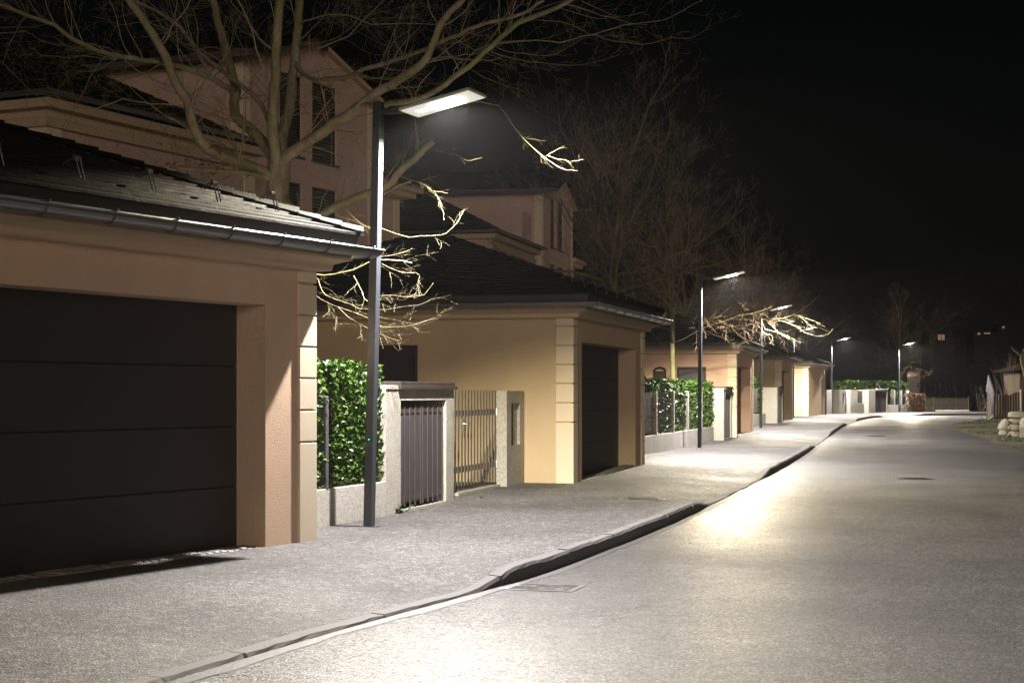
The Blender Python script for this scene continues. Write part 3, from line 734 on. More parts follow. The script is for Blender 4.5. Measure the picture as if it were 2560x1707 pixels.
# ------------------------------------------------------------------ houses
def hip_roof(parent, x0, x1, y0, y1, z0, rise, over=.5, name='roof'):
    W, D = x1-x0, y1-y0
    if W <= D:
        o = roof_mesh(W, D, over, z0, rise, 16).build(name, M['tile_matte'], parent); o.location = (x0, y0, 0)
    else:
        o = roof_mesh(W, D, over, z0, rise, 16).build(name, M['tile_matte'], parent); o.location = (x0, y0, 0)
    return o
def house(K, theta, label, axo=1.36, far=False):
    g = empty('house', (K[0], K[1], 0), math.pi/2-theta, label, 'house', 'rendered houses behind the garages')
    wins = [(1.55,2.55,7.14,9.05),(3.0,4.17,7.14,9.05),(1.55,2.55,4.5,6.5),(3.0,4.17,4.5,6.5)]
    mb = MB(); H = 9.2; W = 6.0; D = 9.0
    mb.panel((0,0,0),(1,0,0),(0,0,1), W, H, [(a,b,c,min(d,H-.02)) for a,b,c,d in wins], .14)
    mb.add([(0,0,H),(W,0,H),(W/2,0,H+.95)], [(0,1,2)])
    mb.panel((0,D,0),(0,-1,0),(0,0,1), D, H); mb.panel((W,0,0),(0,1,0),(0,0,1), D, H); mb.panel((W,D,0),(-1,0,0),(0,0,1), W, H)
    mb.add([(W,D,H),(0,D,H),(W/2,D,H+.95)], [(0,1,2)])
    mb.build('wall', M['house'], g)
    for (a,b,c,d) in wins:
        d = min(d, H-.02); f = MB(); f.box(a, b, .13, .15, c, d); f.box(a,a+.05,.07,.129,c,d); f.box(b-.05,b,.07,.129,c,d); wi = f.build('window', M['dark'], g)
        f = MB(); z = c
        while z < d-.05:
            f.add([(a+.055,.11,z),(b-.055,.11,z),(b-.055,.075,z+.045),(a+.055,.075,z+.045)], [(0,1,2,3)]); z += .075
        f.build('blind', M['shutter'], wi)
        f = MB(); f.box(a-.05,b+.05,-.06,.10,c-.05,c-.002); f.build('sill', M['zinc'], wi)
    for x in (-.02, W-.30):
        f = MB(); f.cbox(x, x+.32, -.02, .3, 0, H-.15, .006); f.build('corner_pilaster', M['quoin'], g)
    # gable roof with overhanging verges
    f = MB(); ov = .35; y0, y1 = -.7, D+.4; t = .12
    for s in (-1, 1):
        ex = W/2+s*(W/2+ov); ez = H-.95*ov/(W/2); vs = [(W/2,y0,H+.95),(ex,y0,ez),(ex,y1,ez),(W/2,y1,H+.95)]
        vs2 = [(x,y,z+t) for x,y,z in vs]
        f.add(vs+vs2, [(0,1,2,3),(7,6,5,4),(0,4,5,1),(1,5,6,2),(2,6,7,3)])
    rf = f.build('roof', M['tile_matte'], g)
    f = MB()
    for s in (-1, 1):
        ex = W/2+s*(W/2+.25); ez = H-.95*.25/(W/2)-.13
        f.add([(W/2,-.16,H+.82),(ex,-.16,ez),(ex,-.16,ez+.115),(W/2,-.16,H+.935),(W/2,0,H+.82),(ex,0,ez),(ex,0,ez+.115),(W/2,0,H+.935)], [(0,1,2,3),(0,4,5,1),(1,5,6,2)])
    f.build('verge_board', M['trim'], g)
    for x in (-.52, W+.52): f = MB(); f.tube([(x,-.7,H-.12),(x,D+.4,H-.12)], .075, 8); f.build('gutter', M['zinc'], g)
    f = MB(); f.box(W*.52,W*.52+.14,-.30,-.17,H+.60,H+.80); f.build('rafter_end', M['lid'], g)
    f = MB(); f.box(.55,.75,-.30,-.16,H+.02,H+.16); f.build('rafter_end', M['lid'], g)
    # lower stair wing beyond the gable
    f = MB(); f.panel((W,.35,0),(1,0,0),(0,0,1), 2.0, 6.9); f.panel((W+2,.35,0),(0,1,0),(0,0,1), 6, 6.9); f.panel((W+2,6.35,0),(-1,0,0),(0,0,1), 2, 6.9); f.build('wing_wall', M['house'], g)
    f = MB(); f.cbox(W+1.7, W+2.02, .33, .65, 0, 6.75, .006); f.build('corner_pilaster', M['quoin'], g)
    f = MB(); f.box(W+.0, W+2.35, .0, 6.7, 6.75, 6.9); f.box(W+.0, W+2.5, -.15, 6.85, 6.9, 7.05); f.build('cornice', M['trim'], g)
    f = MB(); f.add([(W,-.4,7.06),(W+2.75,-.4,7.06),(W+2.75,7,7.06),(W,7,7.06),(W,-.4,7.2),(W+2.75,-.4,7.12),(W+2.75,7,7.12),(W,7,7.2),(W,1.8,8.2),(W,4.8,8.2)],
        [(3,2,1,0),(0,1,5,4),(1,2,6,5),(2,3,7,6),(4,5,8),(5,6,9,8),(6,7,9)]); f.build('wing_roof', M['tile_matte'], g)
    # annex toward the street's near end
    x0, x1, y0, y1, h = -8.2, -1.6, -axo, 7.0, 6.6
    f = MB(); f.panel((x0,y0,0),(1,0,0),(0,0,1), x1-x0, h); f.panel((x0,y1,0),(0,-1,0),(0,0,1), y1-y0, h); f.panel((x1,y0,0),(0,1,0),(0,0,1), y1-y0, h); f.panel((x1,y1,0),(-1,0,0),(0,0,1), x1-x0, h)
    f.build('annex_wall', M['house'], g)
    for x in (x0-.03, x1-.37):
        f = MB(); f.cbox(x, x+.4, y0-.03, y0+.37, 0, h-.35, .006); f.build('corner_pilaster', M['quoin'], g)
    f = MB(); Wx, Dx = x1-x0, y1-y0
    ring_loft(f, [(0,h-.36),(.10,h-.35),(.12,h-.20),(.0,h-.19)], Wx, Dx); ring_loft(f, [(0,h-.19),(.05,h-.18),(.05,h-.06),(.22,h-.03),(.26,h+.12),(0,h+.13)], Wx, Dx)
    o = f.build('cornice', M['trim'], g); o.location = (x0, y0, 0)
    f = gutter_mesh(Wx, Dx, .38, .07, h+.22); o = f.build('gutter', M['zinc'], g); o.location = (x0, y0, 0)
    hip_roof(g, x0, x1, y0, y1, h+.16, 1.9, .3, 'annex_roof')
    # low flank joining annex and tower
    f = MB(); f.panel((x1,.4,0),(1,0,0),(0,0,1), -x1, 8.2); f.panel((x1,6.5,0),(0,-1,0),(0,0,1), 6.1, 8.2); f.add([(x1,.4,8.2),(0,.4,8.2),(0,6.5,8.2),(x1,6.5,8.2)], [(0,1,2,3)]); f.build('link_wall', M['house'], g)
    return g
house((-6.1,38), R(24.8), 'nearest pink house with a gabled tower behind the big bare tree')
house((1.13,63.2), R(13), 'farther dim house with twin tall windows, rising behind the second garage', axo=-.0)

# ------------------------------------------------------------------ trees
def bez(pts, step=.25):
    return catmull(pts, step)
class Tree:
    def __init__(s, seed, twig_len=1.0, sides=3, keep=1.0):
        s.r = random.Random(seed); s.big = MB(); s.small = MB(); s.tl = twig_len; s.keep = keep; s.n = 0
    def limb(s, pts, r0, r1, big=True):
        m = len(pts); k_ = 1 if r0 > .03 else .52
        rad = [(r0+(r1-r0)*(i/(m-1)))*k_ for i in range(m)]
        n = 9 if r0 > .06 else 6 if r0 > .02 else 4 if r0 > .008 else 3
        (s.big if r0 > .014 else s.small).tube(pts, rad, n, cap=r0 > .02); s.n += 1
        return rad
    def grow(s, p, d, L, r, lvl, trop=.0, wig=.16, dens=1.0, seg=None, cap=9):
        rnd = s.r; seg = seg or max(.06, L/9); n = max(3, int(L/seg)); pts = [p.copy()]; q = p.copy(); d = d.normalized(); ds = [d.copy()]
        for i in range(n):
            d = (d+Vector((rnd.gauss(0,wig), rnd.gauss(0,wig), rnd.gauss(0,wig)+trop))).normalized(); q = q+d*(L/n); pts.append(q.copy()); ds.append(d.copy())
        rad = s.limb(pts, r, max(.0018, r*.3))
        if lvl <= 0: return
        k = int(round((2.2+L*2.6)*dens)) if lvl > 1 else int(round((1.5+L*4.2)*dens))
        for j in range(k):
            f = rnd.uniform(.18, 1.0)**.85; i = min(len(pts)-2, int(f*(len(pts)-1)))
            a = rnd.uniform(0, 2*math.pi); o = ds[i].orthogonal().normalized(); o = Matrix.Rotation(a, 3, ds[i]) @ o
            nd = (ds[i]*rnd.uniform(.55,1.1)+o*rnd.uniform(.5,.95)).normalized()
            L2 = min(cap*rnd.uniform(.6,1), L*rnd.uniform(.28,.6)*(1.15-f*.5))
            if L2 < .08: continue
            s.grow(pts[i], nd, L2, max(.0026, rad[i]*rnd.uniform(.45,.62)), lvl-1, trop, wig*1.12, dens, cap=cap*.6)
    def finish(s, root, mats=('bark','twig')):
        s.big.build('trunk', M[mats[0]], root, smooth=True); s.small.build('crown', M[mats[1]], root)
def local_tree(root, T_):
    inv = root.location
    for mb in (T_.big, T_.small): mb.v = [(x-inv[0], y-inv[1], z-inv[2]) for x,y,z in mb.v]
# the big tree behind the nearest garage: limbs run where the photograph shows them, each at its own depth
root = empty('bare_tree', (-3.05,22.0,0), 0, 'big bare tree with mossy limbs spreading over the nearest lamp', 'tree', 'bare trees in the gardens')
T1 = Tree(11)
def LB(pts, r0, r1, kids=8, lvl=2, kl=1.1, trop=.01, dens=1.0, f0=.15, upb=.2):
    w3 = [P(*p) for p in pts]; c = catmull(w3, .12); rnd = T1.r
    c = [q+Vector((rnd.gauss(0,.006), rnd.gauss(0,.01), rnd.gauss(0,.006))) for q in c]
    rad = T1.limb(c, r0, r1)
    for k in range(kids):
        f = f0+(1-f0)*rnd.random(); i = min(len(c)-2, int(f*(len(c)-1))); d = (c[i+1]-c[i]).normalized()
        o = Matrix.Rotation(rnd.uniform(0, 6.28), 3, d) @ d.orthogonal().normalized()
        nd = ((d*rnd.uniform(.9,1.5)+o*rnd.uniform(.35,.75)+Vector((0,0,upb*.6))) if kl < .5 else (d*rnd.uniform(.4,1.1)+o*rnd.uniform(.6,1.0)+Vector((0,0,upb)))).normalized()
        T1.grow(c[i], nd, kl*rnd.uniform(.5,1.25), min(rad[i]*.55, .016+.006*rnd.random()), lvl, trop, .15, dens)
    return c
trunk = [(-3.02,22,-.3),(-3.05,22,1.5),(-3.04,22.02,3.0),(-3.07,22,4.0),(-3.05,22,4.6)]
T1.limb(catmull([Vector(p) for p in trunk], .15), .165, .15)
T1.limb([Vector((-3.05,22,4.3)), Vector((-3.05,22,4.62)), Vector((-3.06,22.0,4.9))], .15, .10)
LB([(690,450,22),(660,432,21.9),(574,398,21.6),(515,372,21.4),(486,318,21.3),(465,253,21.2),(440,207,21.1),(413,142,21),(367,65,20.8),(321,0,20.6),(280,-60,20.5)], .085, .04, 26, 3, 1.2)
LB([(700,440,22),(677,383,22.1),(628,325,22.2),(586,287,22.3),(589,230,22.4),(574,172,22.4),(551,77,22.5),(532,0,22.6),(520,-60,22.6)], .085, .045, 16, 3, 1.1)
LB([(700,430,22),(685,364,21.8),(681,287,21.7),(689,191,21.6),(693,77,21.4),(700,0,21.3),(705,-60,21.2)], .085, .05, 10, 3, 1.1)
LB([(702,430,22),(690,400,22.2),(708,325,22.5),(723,268,22.7),(735,153,23),(750,0,23.2),(756,-60,23.3)], .085, .052, 14, 3, 1.2)
E = LB([(700,440,22),(725,385,21.8),(804,333,21.5),(900,264,21.1),(940,232,20.9),(998,199,20.7),(1067,142,20.4),(1106,50,20.1),(1159,0,19.9),(1200,-40,19.8)], .085, .032, 18, 3, 1.2)
LB([(735,153,23),(773,195,22.6),(853,195,22.2),(930,168,21.9),(1044,130,21.5),(1148,86,21.1),(1213,59,20.9),(1297,38,20.6),(1358,0,20.4)], .034, .02, 20, 3, 1.1)
LB([(700,480,22),(762,551,21.6),(830,520,21.4),(891,494,21.2),(960,470,21),(1006,425,20.8),(1037,398,20.7),(1083,356,20.6)], .06, .042, 10, 2, .6, upb=1.0)
LB([(930,480,21.1),(960,486,21),(1000,462,20.9),(1029,455,20.8)], .03, .022, 4, 2, .6)
H_ = LB([(900,264,21.1),(960,262,20.6),(1060,242,20.2),(1148,184,19.8),(1209,134,19.6),(1297,61,19.4),(1389,19,19.2),(1427,0,19.1),(1470,-30,19)], .042, .024, 16, 3, 1.0)
LB([(1228,119,19.55),(1249,110,19.5),(1338,101,19.4),(1398,106,19.3),(1481,86,19.2),(1559,64,19.1),(1636,54,19),(1681,42,19),(1755,0,18.9)], .019, .006, 18, 2, .6)
LB([(1228,131,19.5),(1323,155,19.3),(1428,164,19.2),(1487,155,19.1),(1547,137,19)], .011, .004, 14, 2, .45)
LB([(1243,122,19.5),(1294,134,19.6),(1368,139,19.7),(1413,128,19.7),(1457,95,19.8)], .010, .004, 12, 2, .45)
LB([(1487,86,19.2),(1541,104,19.3),(1606,110,19.3),(1681,95,19.4),(1726,95,19.4),(1761,77,19.5),(1779,51,19.5)], .010, .003, 6, 1, .35)
LB([(1389,19,19.2),(1430,30,19.3),(1496,49,19.4),(1526,36,19.4),(1560,0,19.5)], .009, .004, 6, 2, .4)
LB([(1450,0,19.2),(1480,15,19.2),(1520,35,19.2),(1570,42,19.2),(1610,30,19.2)], .009, .003, 6, 1, .35)
# hanging lit spray right of the lamp
LB([(1100,235,20.0),(1150,250,19.8),(1197,256,19.7),(1247,264,19.6),(1274,298,19.6),(1301,341,19.5),(1343,379,19.5),(1389,413,19.4),(1415,424,19.4),(1442,427,19.4)], .016, .005, 5, 1, .25, f0=.5, upb=0)
LB([(1301,339,19.5),(1318,345,19.5),(1335,350,19.4),(1366,353,19.4)], .008, .003, 3, 0, .1, upb=.1)
LB([(1366,393,19.4),(1385,378,19.3),(1411,367,19.3)], .007, .003, 2, 0, .1)
LB([(1370,392,19.4),(1415,402,19.4),(1430,404,19.4),(1458,398,19.3)], .009, .003, 5, 0, .12)
LB([(1247,264,19.6),(1258,245,19.7),(1262,218,19.8)], .007, .003, 6, 1, .22)
# small twig right under the head
LB([(1083,375,20.5),(1110,382,20.2),(1140,386,20),(1159,398,19.9),(1180,402,19.8),(1205,393,19.8)], .008, .0035, 5, 1, .2)
LB([(960,425,20.6),(979,436,20.5),(1044,455,20.3),(1083,478,20.2),(1121,482,20.1)], .010, .004, 6, 1, .3)
LB([(1085,476,20.2),(1092,490,20.2),(1102,509,20.2),(1109,551,20.1)], .007, .003, 5, 0, .12)
LB([(930,560,20.4),(960,574,20.4),(1025,593,20.3),(1080,588,20.2),(1113,585,20.1),(1144,555,20.0),(1158,528,20)], .010, .005, 3, 1, .25)
# bright twigs above the roof corner
LB([(790,540,20.9),(807,494,20.7),(826,463,20.6),(828,400,20.6),(830,318,20.6)], .012, .005, 4, 1, .3)
LB([(826,463,20.6),(864,451,20.5),(900,436,20.4),(937,417,20.4)], .008, .003, 7, 1, .25)
LB([(826,463,20.6),(790,445,20.6),(760,418,20.6),(720,412,20.6)], .007, .003, 5, 1, .3)
LB([(807,494,20.7),(770,495,20.7),(746,505,20.7),(742,520,20.7)], .008, .004, 4, 1, .2, upb=-.1)
LB([(807,494,20.7),(822,515,20.5),(850,540,20.4),(900,560,20.3),(930,575,20.3)], .008, .004, 4, 1, .22, upb=-.1)
LB([(880,400,20.7),(885,430,20.6),(905,465,20.5),(925,480,20.4)], .007, .003, 6, 1, .25)
LB([(864,520,20.6),(885,545,20.5),(915,565,20.4),(950,575,20.3)], .007, .003, 5, 1, .22)
# low spray hanging behind the lamp pole
S1 = LB([(700,620,21.6),(735,670,21.2),(784,688,20.8),(837,686,20.6),(885,673,20.4),(925,655,20.2),(975,650,20.1),(1027,656,20)], .028, .010, 12, 1, .4, upb=-.1)
LB([(790,690,20.8),(800,715,20.6),(812,735,20.5),(850,752,20.4),(900,770,20.2),(940,775,20.1),(1000,768,20),(1045,762,19.9),(1082,747,19.9)], .011, .004, 12, 1, .35, upb=0)
LB([(700,680,21.6),(740,705,21.2),(784,734,20.9),(818,757,20.7),(846,768,20.5),(875,795,20.4),(922,823,20.2),(953,837,20.1),(1000,853,20)], .014, .005, 13, 1, .38, upb=0)
LB([(846,768,20.5),(880,780,20.4),(930,800,20.2),(955,815,20.1),(1000,818,20),(1036,810,19.9),(1089,796,19.9)], .011, .004, 10, 1, .35)
LB([(885,690,20.4),(905,730,20.2),(920,752,20.1),(955,738,20),(1040,743,19.9),(1070,725,19.9),(1082,707,19.9)], .010, .004, 10, 1, .35)
LB([(940,640,20.2),(965,640,20.1),(1000,635,20),(1030,622,20)], .009, .003, 8, 1, .25)
LB([(955,660,20.1),(1000,680,20),(1040,683,20),(1050,695,20)], .009, .003, 8, 1, .25)
LB([(820,757,20.7),(840,790,20.5),(850,812,20.5),(875,820,20.4)], .008, .003, 6, 1, .25)
LB([(930,790,20.2),(990,800,20.1),(1050,812,20),(1095,798,20)], .007, .003, 6, 1, .3)
# left limbs
LB([(589,230,22.4),(570,222,22.2),(517,191,21.9),(452,168,21.6),(383,153,21.3),(306,142,21),(245,126,20.8),(184,100,20.6),(138,65,20.4),(69,38,20.2),(0,11,20),(-60,-10,19.9)], .042, .022, 30, 3, 1.2)
LB([(145,68,20.4),(126,61,20.5),(77,69,20.6),(0,69,20.6),(-40,66,20.6)], .014, .009, 8, 3, .9)
LB([(245,128,20.8),(184,119,21),(115,107,21.2),(61,80,21.4),(0,85,21.5),(-50,90,21.5)], .02, .010, 12, 3, 1.0)
LB([(470,262,21.2),(459,264,21.2),(383,260,21.1),(306,249,21),(245,272,20.9),(184,268,20.8),(140,240,20.7),(90,235,20.6)], .024, .007, 20, 3, .8)
LB([(682,310,21.8),(674,306,21.9),(643,245,22.1),(582,199,22.2),(555,176,22.3),(498,130,22.5),(452,69,22.7),(402,34,22.8),(333,0,23),(290,-30,23.1)], .034, .018, 20, 3, 1.1)
LB([(686,250,21.6),(674,214,21.6),(651,153,21.4),(635,96,21.3),(620,46,21.2),(593,0,21),(580,-30,21)], .03, .018, 14, 3, 1.0)
LB([(690,450,22),(631,436,21.7),(536,425,21.4),(440,421,21.2),(420,415,21.1)], .04, .018, 14, 3, .7)
LB([(640,425,21.7),(600,400,21.3),(590,365,21.2),(575,330,21.1),(560,300,21)], .022, .008, 10, 2, .6)
LB([(0,150,20.5),(40,190,20.5),(80,230,20.5),(130,262,20.5),(165,290,20.5)], .010, .005, 12, 2, .7)
LB([(640,325,22.1),(570,300,22),(520,285,21.9),(480,270,21.8)], .022, .010, 8, 3, .7)
LB([(750,60,23.1),(800,40,22.8),(870,38,22.6),(930,60,22.4),(1000,60,22.2),(1100,60,22)], .026, .008, 18, 3, .9)
LB([(735,153,23),(800,120,23.2),(870,90,23.3),(910,50,23.4),(960,0,23.5)], .026, .012, 14, 3, .9)
LB([(740,110,23),(820,105,22.8),(890,60,22.6),(905,20,22.5)], .015, .007, 10, 3, .8)
LB([(1060,150,20.4),(1130,140,20.3),(1205,134,19.8)], .015, .010, 6, 2, .6)
local_tree(root, T1); T1.finish(root)
# bright sawn scar on the trunk
mb = MB(); mb.tube([(-3.05+.10-(-3.05), -.12, 3.75),(.14,-.19,3.80)], [.06,.045], 10); mb.build('sawn_stub', M['twig'], root)

def vase_tree(seed, H, spread, fork, r, nl=8, dens=1.0):
    T_ = Tree(seed); rnd = T_.r
    T_.limb([Vector((0,0,-.3)), Vector((.02,0,fork*.5)), Vector((0,.02,fork)), Vector((.02,0,fork+.5)), Vector((0,0,fork+1.2))], r, r*.6)
    for k in range(nl):
        a = 2*math.pi*(k+rnd.uniform(-.3,.3))/nl; el = rnd.uniform(.55,1.35) if k % 3 else rnd.uniform(.12,.35)
        hz = math.cos(el); d = Vector((math.cos(a)*hz, math.sin(a)*hz, math.sin(el)))
        L = (H-fork)*rnd.uniform(.62,.95) if el > .5 else spread*rnd.uniform(.7,1.0)
        T_.grow(Vector((0,0,fork+rnd.uniform(-.1,.9))), d, L, r*rnd.uniform(.26,.42), 3, .035 if el > .5 else .02, .10, dens, seg=.35)
    T_.grow(Vector((0,0,fork+1)), Vector((.05,0,1)), (H-fork)*.85, r*.5, 3, .04, .08, dens, seg=.35)
    return T_
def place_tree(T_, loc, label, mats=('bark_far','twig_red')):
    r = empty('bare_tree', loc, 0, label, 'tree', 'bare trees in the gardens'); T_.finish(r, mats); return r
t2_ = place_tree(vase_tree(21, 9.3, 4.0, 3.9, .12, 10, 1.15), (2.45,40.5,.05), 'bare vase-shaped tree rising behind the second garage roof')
t3_ = place_tree(vase_tree(22, 8.8, 3.8, 3.0, .085, 10, 1.15), (4.87,51,.05), 'bare tree with a slim straight trunk in front of the pink-lit garage')
def again(src, loc, rz, s, label):
    o = copy_tree(src); o.location = loc; o.rotation_euler = (0,0,rz); o.scale = (s,s,s); o['label'] = label; return o
again(t2_, (7.0,68,.1), 2.0, .95, 'bare tree behind the third street lamp, after the pink-lit garage')
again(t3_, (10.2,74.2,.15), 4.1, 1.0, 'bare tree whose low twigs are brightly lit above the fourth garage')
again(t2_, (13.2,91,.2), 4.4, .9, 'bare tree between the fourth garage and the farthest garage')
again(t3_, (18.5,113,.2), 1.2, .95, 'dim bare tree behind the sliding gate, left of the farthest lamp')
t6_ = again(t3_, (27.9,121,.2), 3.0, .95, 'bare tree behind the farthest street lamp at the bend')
# low twigs lit by the third and fourth lamps: a spray belonging to its own small tree
root = empty('bare_tree', (8.65,66.8,.12), 0, 'small bare tree with a glowing spray of twigs under the third and fourth lamps', 'tree', 'bare trees in the gardens')
T1 = Tree(31)
T1.limb([Vector((8.65,66.8,-.1)), Vector((8.67,66.8,1.8)), Vector((8.62,66.85,3.2)), Vector((8.66,66.8,4.0))], .07, .05)
S2 = 1.0
def z5(x, y, Z): return (1550+x/2.767, 600+y/2.767, Z)
LB([z5(760,640,66.8),z5(880,590,66.8),z5(1010,550,66.7),z5(1100,545,66.6),z5(1210,510,66.5),z5(1300,450,66.4),z5(1380,380,66.3)], .035, .012, 5, 1, .45)
for a, b in (((1010,560),[(1060,600),(1110,650),(1180,690),(1230,740)]), ((1080,548),[(1150,570),(1230,600),(1280,640),(1370,665),(1440,650),(1470,615)]), ((1130,540),[(1200,520),(1290,540),(1340,560),(1390,580)]), ((1230,505),[(1270,550),(1330,600),(1370,610)]), ((990,560),[(1000,610),(1090,640),(1150,660),(1250,710)]), ((940,570),[(990,640),(1050,660),(1055,690)])):
    LB([z5(*a,66.65)]+[z5(*q,66.5-.1*i) for i, q in enumerate(b)], .016, .005, 8, 1, .4, upb=0)
local_tree(root, T1); T1.finish(root)
# shrubs behind the nearest roof
def shrub(loc, h, n, seed, label, name='shrub', mats=('twig_red','brownleaf'), leaves=60):
    T_ = Tree(seed); rnd = T_.r; r = empty(name, loc, 0, label, 'shrub', 'bare shrubs')
    for k in range(n):
        d = Vector((rnd.gauss(0,.12), rnd.gauss(0,.1), 1)).normalized()
        T_.grow(Vector((rnd.gauss(0,.18), rnd.gauss(0,.15), 0)), d, h*rnd.uniform(.7,1.05), .013, 2, .05, .06, 1.1, seg=.25, cap=.45)
    T_.big.v += []; 
    mb = T_.small; b = T_.big; off = len(mb.v); mb.v += b.v; mb.f += [tuple(i+off for i in f) for f in b.f]; mb.build('branches', M[mats[0]], r)
    if leaves:
        lf = MB(); leaf_cloud(lf, rnd, leaves, .07, (-.5,.5,-.4,.4,h*.45,h*.98), 0); lf.build('foliage', M[mats[1]], r)
for i, (px, py, Z, lab) in enumerate(((250,350,20.5,'thin bare shrub leftmost above the nearest roof'), (325,385,20.5,'thin bare shrub between two others above the nearest roof'), (400,400,20.7,'wider bare shrub left of the big tree, above the nearest roof'), (480,330,21,'denser shrub with dry leaves beside the big bare tree'), (540,385,21,'low shrub touching the lowest limb of the big bare tree'))):
    p = P(px, py, Z); shrub((p.x, p.y, 0), p.z, 9, 40+i, lab, leaves=120 if i in (3,4) else 25)
p = P(1607, 930, 41.5); shrub((p.x, p.y, .05), p.z, 4, 50, 'leafy sprig standing above the hedge beside the second garage', leaves=40)

# ------------------------------------------------------------------ covers and grates
def disc(mb, r, z0, z1, n=40, cx=0, cy=0):
    vs = [(cx+r*math.cos(2*math.pi*k/n), cy+r*math.sin(2*math.pi*k/n), z) for z in (z0, z1) for k in range(n)]
    mb.add(vs, [tuple(range(n, 2*n))]+[(k, (k+1) % n, n+(k+1) % n, n+k) for k in range(n)])
def manhole(p, z, rad, label):
    r = empty('manhole_cover', (p.x, p.y, z), 0, label, 'manhole cover', 'manhole covers')
    mb = MB(); disc(mb, rad, 0, .008)
    mb.build('rim', M['cobble'], r); mb = MB(); disc(mb, rad*.88, .0085, .012)
    for k in range(-4, 5): mb.box(-rad*.6, rad*.6, k*rad*.17-.012, k*rad*.17+.012, .0125, .018)
    mb.build('cover', M['cover'], r)
g_ = G(1607, 1248); manhole(g_, .0, .33, 'round manhole cover in the pavement in front of the second garage')
g_ = G(2290, 1197, ROAD); manhole(g_, ROAD+zb(g_.y), .34, 'nearer manhole cover in the middle of the road')
g_ = G(2190, 1090, ROAD); manhole(g_, ROAD+zb(g_.y), .36, 'farther manhole cover on the road near the bend')
# road gully grate by the kerb
g_ = G(1356, 1468, ROAD); r = empty('drain_grate', (g_.x, g_.y, ROAD), R(-17)+math.pi/2-math.pi/2, 'rectangular iron drain grate in the road beside the kerb', 'drain grate')
mb = MB(); mb.box(-.30,.30,-.22,.22,-.05,.0022); mb.build('pit', M['dark'], r)
mb = MB()
for (a,b,c,d) in ((-.32,.32,-.24,-.20),(-.32,.32,.20,.24),(-.32,-.24,-.199,.199),(.27,.32,-.199,.199)): mb.box(a,b,c,d,-.02,.0052)
mb.build('frame', M['zinc'], r)
mb = MB()
for k in range(7): y = -.17+k*.0565; mb.box(-.238,.268,y-.011,y+.011,-.01,.0048)
mb.build('bars', M['steel_bright'], r)

# ------------------------------------------------------------------ right verge
vp = [(2383,1062),(2405,1078),(2440,1090),(2500,1108),(2560,1124),(2640,1150)]
mb = MB(); ed = catmull([Vector((31,104.5,0)), Vector((24.5,88,0))]+[G(*p, ROAD) for p in vp]+[Vector((13.5,36,0)), Vector((13,20,0)), Vector((12.5,-10,0))], 1.0)
rnd = random.Random(2)
for q in ed:
    j = rnd.uniform(-.18,.18); z = zb(q.y)+ROAD
    mb.v += [(q.x+j, q.y, z+.004), (q.x+.8, q.y, z+.035+rnd.uniform(0,.03)), (q.x+2.5, q.y+.2, z+.08+rnd.uniform(0,.05)), (q.x+7, q.y+1, z+.12), (q.x+40, q.y+4, z+.15)]
for i in range(len(ed)-1):
    for j in range(4): a = i*5+j; mb.f.append((a, a+5, a+6, a+1))
mb.build('verge', M['verge'], smooth=True, kind='structure')
mb = MB()
for i in range(9000):
    Y = rnd.uniform(44, 100); k = min(range(len(ed)), key=lambda q: abs(ed[q].y-Y)) if i % 6 == 0 or i == 0 else k
    e_ = ed[k]; x = e_.x+abs(rnd.gauss(0,1.6))+.15; y = e_.y+rnd.uniform(-.6,.6)
    if math.sin(x*1.9+y*.6)+math.sin(y*.83+1) < -.1: continue
    z = zb(y)+ROAD+.02+min(.1, (x-e_.x)*.04); h = rnd.uniform(.03,.09); a = rnd.uniform(0,6.3); dx, dy = math.cos(a)*.012, math.sin(a)*.012
    lx, ly = rnd.gauss(0,.03), rnd.gauss(0,.03)
    mb.add([(x-dx,y-dy,z),(x+dx,y+dy,z),(x+lx,y+ly,z+h)], [(0,1,2)])
mb.build('grass', leafmat('grass_blade', (.025,.045,.01), (.07,.10,.025), .6), kind='stuff')
# stone stack
def boulder(mb, c, s, seed, n=14, rough=.11):
    rnd = random.Random(seed); ph = [rnd.uniform(0,6) for _ in range(6)]; vs = []
    for i in range(n+1):
        th = math.pi*i/n
        for j in range(n*2):
            a = math.pi*j/n; v = Vector((math.sin(th)*math.cos(a), math.sin(th)*math.sin(a), math.cos(th)))
            k = 1/(abs(v.x)**2.8+abs(v.y)**2.8+abs(v.z)**2.8)**(1/2.8)
            k *= 1+rough*(math.sin(3*v.x+ph[0])+math.sin(4*v.y+ph[1])+math.sin(5*v.z+ph[2]))*.5
            vs.append((c[0]+v.x*s[0]*k, c[1]+v.y*s[1]*k, c[2]+v.z*s[2]*k))
    m = n*2; fs = [(i*m+j, (i+1)*m+j, (i+1)*m+(j+1) % m, i*m+(j+1) % m) for i in range(n) for j in range(m)]
    mb.add(vs, fs)
Zs = 57.0
def stone(px, py, wpx, hpx, dz, seed, label, rot=0):
    p = P(px, py, Zs+dz); r = empty('stone_block', (p.x, p.y, p.z-hpx/2/F*Zs), 0, None, None)
    bpy.data.objects.remove(r)
    mb = MB(); boulder(mb, (0,0,0), (wpx/2/F*Zs, .22, hpx/2/F*Zs), seed)
    o = mb.build('stone_block', M['stone'], smooth=True, label=label, cat='stone', group='pale rounded stones stacked on the verge'); o.location = p; o.rotation_euler = (0, R(rot), R(12)); return o
def z3(x, y): return (2250+x/6.532, 880+y/6.532)
stone(*z3(1920,1025), 50, 17, 0, 1, 'topmost long pale stone of the stack on the verge')
stone(*z3(1890,1130), 34, 16, 0, 2, 'pale stone second from the top of the stack')
stone(*z3(1870,1235), 32, 17, 0, 3, 'pale stone third from the top of the stack')
stone(*z3(1880,1350), 36, 18, .0, 4, 'lowest long pale stone of the stack')
